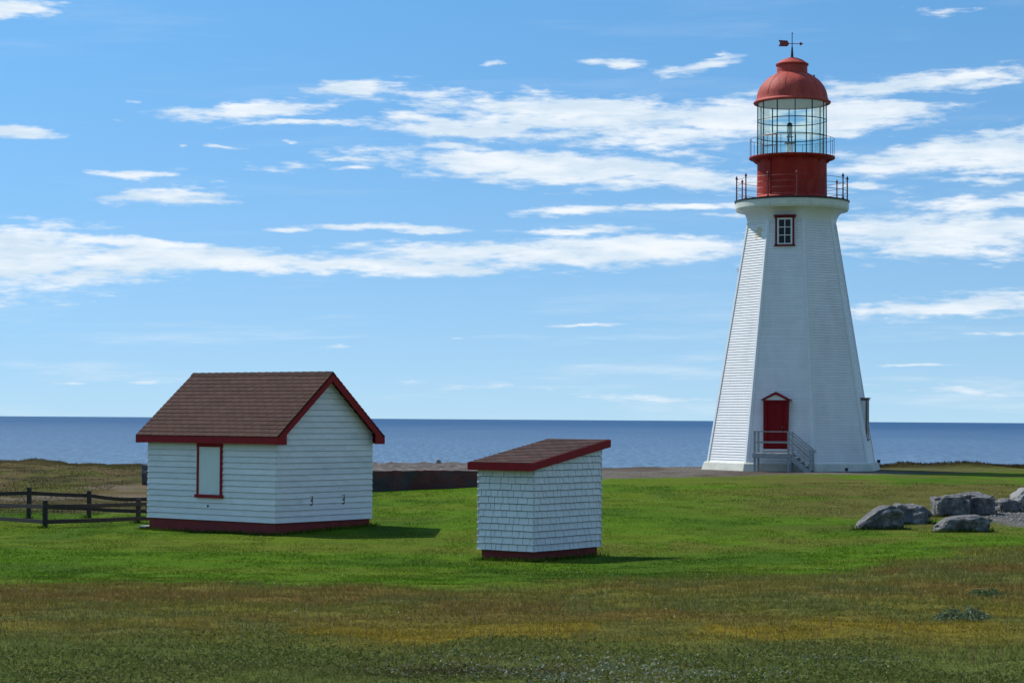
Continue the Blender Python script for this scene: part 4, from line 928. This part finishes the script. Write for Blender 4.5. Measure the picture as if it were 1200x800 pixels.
# clear maritime air: the Nishita sky read a little above each direction, then sea haze near the horizon
zz_ = mth('ADD', mth('MULTIPLY', mth('ABSOLUTE', sep.outputs[2]), 1.4), .38); sv = N.new('ShaderNodeCombineXYZ'); L.new(sep.outputs[0], sv.inputs[0]); L.new(sep.outputs[1], sv.inputs[1]); L.new(zz_, sv.inputs[2])
nv = N.new('ShaderNodeVectorMath'); nv.operation = 'NORMALIZE'; L.new(sv.outputs[0], nv.inputs[0]); L.new(nv.outputs[0], sky.inputs['Vector'])
gn_ = N.new('ShaderNodeVectorMath'); gn_.operation = 'MULTIPLY'; gn_.inputs[1].default_value = (.70, 1.40, 1.62); L.new(sky.outputs[0], gn_.inputs[0])
hzf = mth('MULTIPLY', mth('POWER', 2.718, mth('MULTIPLY', mth('MAXIMUM', el, 0), -11.0)), .88)
hs = N.new('ShaderNodeMix'); hs.data_type = 'RGBA'; L.new(hzf, hs.inputs['Factor']); L.new(gn_.outputs[0], hs.inputs['A']); hs.inputs['B'].default_value = (4.9, 7.1, 8.4, 1)
cv = N.new('ShaderNodeCombineXYZ'); L.new(az, cv.inputs[0]); L.new(el, cv.inputs[1])
def mapping(v, loc=(0, 0, 0), rot=0, sc=(1, 1, 1), typ='TEXTURE'):
    m = N.new('ShaderNodeMapping'); m.vector_type = typ; m.inputs['Location'].default_value = loc; m.inputs['Rotation'].default_value = (0, 0, rot); m.inputs['Scale'].default_value = sc; L.new(v, m.inputs[0]); return m.outputs[0]
def noise(v, sc, det=6, ro=.55):
    n = N.new('ShaderNodeTexNoise'); n.noise_dimensions = '2D'; n.inputs['Scale'].default_value = sc; n.inputs['Detail'].default_value = det; n.inputs['Roughness'].default_value = ro; L.new(v, n.inputs['Vector']); return n.outputs[0]
# clouds: (px, py, half width, half height, slant deg, weight) of each bank, turned into azimuth and elevation
CL = [(425, 102, 68, 10, 5, 1), (290, 131, 105, 10, 6, 1), (350, 143, 75, 4, -1, .8), (5, 6, 60, 14, 10, .9), (15, 154, 55, 8, -2, .95), (140, 204, 55, 7, 2, .85), (205, 226, 78, 12, 4, .95), (235, 234, 45, 5, 0, .8),
      (30, 304, 140, 34, -2, 1.1), (240, 306, 240, 15, 0, 1.05), (150, 288, 120, 9, -3, .8), (430, 311, 200, 11, 0, 1.0), (600, 297, 210, 13, 0, 1.05), (760, 293, 190, 15, 2, 1.1), (690, 272, 120, 9, 0, .85), (460, 269, 100, 5, 0, .85), (318, 273, 36, 5, 0, .75),
      (550, 152, 112, 13, -2, 1), (640, 124, 150, 18, -3, 1), (720, 150, 150, 27, -4, 1.05), (850, 140, 110, 24, 6, 1), (480, 138, 50, 8, -8, .8), (625, 103, 34, 7, 4, .8),
      (660, 197, 230, 18, -2, 1.1), (830, 204, 130, 14, 0, 1), (405, 186, 40, 4, 0, .7), (410, 196, 32, 4, 0, .7), (520, 172, 50, 6, 0, .8), (570, 196, 120, 8, -3, .8),
      (680, 248, 75, 7, 1, .85), (810, 240, 130, 6, 3, .8), (1065, 101, 120, 13, 6, 1), (995, 130, 95, 28, 0, 1.0), (1000, 155, 55, 8, -6, .8), (1130, 182, 150, 25, 5, 1.08), (1060, 200, 120, 12, 1, .95),
      (1110, 270, 160, 30, 0, 1.05), (1150, 238, 120, 12, 5, .9), (1100, 294, 140, 10, -1, .85), (1130, 358, 140, 13, 3, .9), (1150, 386, 60, 5, 0, .75), (1140, 215, 60, 6, 0, .7),
      (728, 73, 34, 6, -2, .75), (812, 78, 50, 10, 10, .9), (835, 65, 18, 5, 0, .7), (568, 71, 20, 5, 5, .75), (1095, 11, 55, 6, 2, .65), (272, 172, 22, 4, 0, .8), (232, 173, 10, 4, 0, .7), (335, 165, 12, 3, 0, .6), (170, 123, 22, 5, 0, .55),
      (560, 452, 150, 9, 0, .5), (760, 464, 120, 7, 0, .5), (1070, 430, 80, 4, 0, .55), (1120, 458, 130, 9, 0, .55), (385, 406, 26, 4, 0, .6), (520, 397, 28, 4, 0, .55), (690, 384, 55, 3, 0, .5), (80, 449, 40, 3, 0, .55), (170, 450, 50, 4, 0, .55),
      (880, 250, 60, 5, 0, .7), (1010, 218, 50, 5, 0, .75)]
w1 = noise(mapping(cv.outputs[0], (3.1, 1.7, 0), 0, (1 / 9., 1 / 30., 1)), 1.0, 6, .6)
w2 = noise(mapping(cv.outputs[0], (7.3, 2.2, 0), 0, (1 / 9., 1 / 30., 1)), 1.0, 6, .6)
# domain warp
cw = N.new('ShaderNodeCombineXYZ'); L.new(mth('MULTIPLY', mth('SUBTRACT', w1, .5), .05), cw.inputs[0]); L.new(mth('MULTIPLY', mth('SUBTRACT', w2, .5), .012), cw.inputs[1])
ad = N.new('ShaderNodeVectorMath'); ad.operation = 'ADD'; L.new(cv.outputs[0], ad.inputs[0]); L.new(cw.outputs[0], ad.inputs[1]); wv = ad.outputs[0]
acc = None
for px, py, a, b, sl_, wt in CL:
    d = at(px, py, 100); A_ = math.atan2(d.x, d.y); E_ = math.asin(d.z / d.length)
    m = mapping(wv, (A_, E_, 0), R(sl_), (a / F * 1.12, b / F * 1.05, 1))
    ln = N.new('ShaderNodeVectorMath'); ln.operation = 'LENGTH'; L.new(m, ln.inputs[0])
    v = mth('SUBTRACT', wt, ln.outputs['Value'])
    acc = v if acc is None else mth('SMOOTH_MAX', acc, v)
for n_ in N:
    if n_.type == 'MATH' and n_.operation == 'SMOOTH_MAX': n_.inputs[2].default_value = .12
acc = mth('MAXIMUM', acc, -1.2)
# elsewhere in the sky: looser banks of the same kind
far = mth('ABSOLUTE', az); outm = N.new('ShaderNodeMapRange'); outm.inputs['From Min'].default_value = .27; outm.inputs['From Max'].default_value = .40; L.new(far, outm.inputs[0])
outv = N.new('ShaderNodeMapRange'); outv.inputs['From Min'].default_value = .22; outv.inputs['From Max'].default_value = .32; L.new(el, outv.inputs[0])
om = mth('MAXIMUM', outm.outputs[0], outv.outputs[0])
gn = noise(mapping(cv.outputs[0], (0, 0, 0), 0, (1 / 2.5, 1 / 9., 1)), 1.0, 4, .55)
gen = mth('MULTIPLY', mth('SUBTRACT', gn, .56), 5)
mixf = N.new('ShaderNodeMix'); L.new(om, mixf.inputs['Factor']); L.new(acc, mixf.inputs['A']); L.new(gen, mixf.inputs['B'])
fn = noise(mapping(cv.outputs[0], (1.3, 4.1, 0), R(2), (1 / 14., 1 / 90., 1)), 1.0, 10, .6)
fn2 = noise(mapping(cv.outputs[0], (9.3, 2.1, 0), R(-1), (1 / 60., 1 / 300., 1)), 1.0, 6, .6)
den = mth('ADD', mixf.outputs['Result'], mth('MULTIPLY', mth('SUBTRACT', fn, .5), 2.1))
den = mth('ADD', den, mth('MULTIPLY', mth('SUBTRACT', fn2, .5), 1.5))
cm = N.new('ShaderNodeMapRange'); cm.interpolation_type = 'SMOOTHSTEP'; cm.inputs['From Min'].default_value = -.15; cm.inputs['From Max'].default_value = .72; L.new(den, cm.inputs[0])
wsn = noise(mapping(cv.outputs[0], (2.9, 6.1, 0), R(1), (1 / 7., 1 / 85., 1)), 1.0, 9, .62)
wsm = N.new('ShaderNodeMapRange'); wsm.interpolation_type = 'SMOOTHSTEP'; wsm.inputs['From Min'].default_value = .50; wsm.inputs['From Max'].default_value = .78; L.new(wsn, wsm.inputs[0])
wlo = N.new('ShaderNodeMapRange'); wlo.inputs['From Min'].default_value = .065; wlo.inputs['From Max'].default_value = .022; wlo.inputs['To Min'].default_value = .08; wlo.inputs['To Max'].default_value = .5; L.new(el, wlo.inputs[0])
covv = mth('MAXIMUM', mth('MULTIPLY', cm.outputs[0], .94), mth('MULTIPLY', wsm.outputs[0], wlo.outputs[0]))
# fade low banks into the horizon air
hz = N.new('ShaderNodeMapRange'); hz.inputs['From Min'].default_value = .0; hz.inputs['From Max'].default_value = .04; hz.inputs['To Min'].default_value = .55; L.new(el, hz.inputs[0])
covv = mth('MULTIPLY', covv, hz.outputs[0])
cs = noise(mapping(cv.outputs[0], (5.3, 1.1, 0), 0, (1 / 20., 1 / 110., 1)), 1.0, 6, .6)
cc_ = N.new('ShaderNodeMix'); cc_.data_type = 'RGBA'; cc_.inputs['A'].default_value = (6.4, 7.6, 8.7, 1); cc_.inputs['B'].default_value = (8.8, 9.2, 9.6, 1)
csr = N.new('ShaderNodeMapRange'); csr.inputs['From Min'].default_value = .38; csr.inputs['From Max'].default_value = .66; L.new(cs, csr.inputs[0]); L.new(csr.outputs[0], cc_.inputs['Factor'])
mx = N.new('ShaderNodeMix'); mx.data_type = 'RGBA'; L.new(covv, mx.inputs['Factor']); L.new(hs.outputs['Result'], mx.inputs['A']); L.new(cc_.outputs['Result'], mx.inputs['B'])
L.new(mx.outputs['Result'], bg.inputs['Color'])
W.cycles.sampling_method = 'MANUAL'; W.cycles.sample_map_resolution = 512
sl = bpy.data.lights.new('sun', 'SUN'); sl.energy = 4.6; sl.angle = R(.53); sl.color = (1, .95, .87)
so = bpy.data.objects.new('sun', sl); C.objects.link(so)
sd = Vector((-math.sin(R(SUN_A)) * math.cos(R(SUN_E)), math.cos(R(SUN_A)) * math.cos(R(SUN_E)), math.sin(R(SUN_E))))
so.rotation_euler = sd.to_track_quat('Z', 'Y').to_euler(); so.location = (-30, 20, 40)
sc = bpy.context.scene; sc.view_settings.view_transform = 'Standard'; sc.view_settings.look = 'None'; sc.view_settings.exposure = 0.1; sc.view_settings.gamma = 1
sc.view_settings.use_curve_mapping = False
sc.render.engine = 'CYCLES'; sc.cycles.max_bounces = 6; sc.cycles.transparent_max_bounces = 12
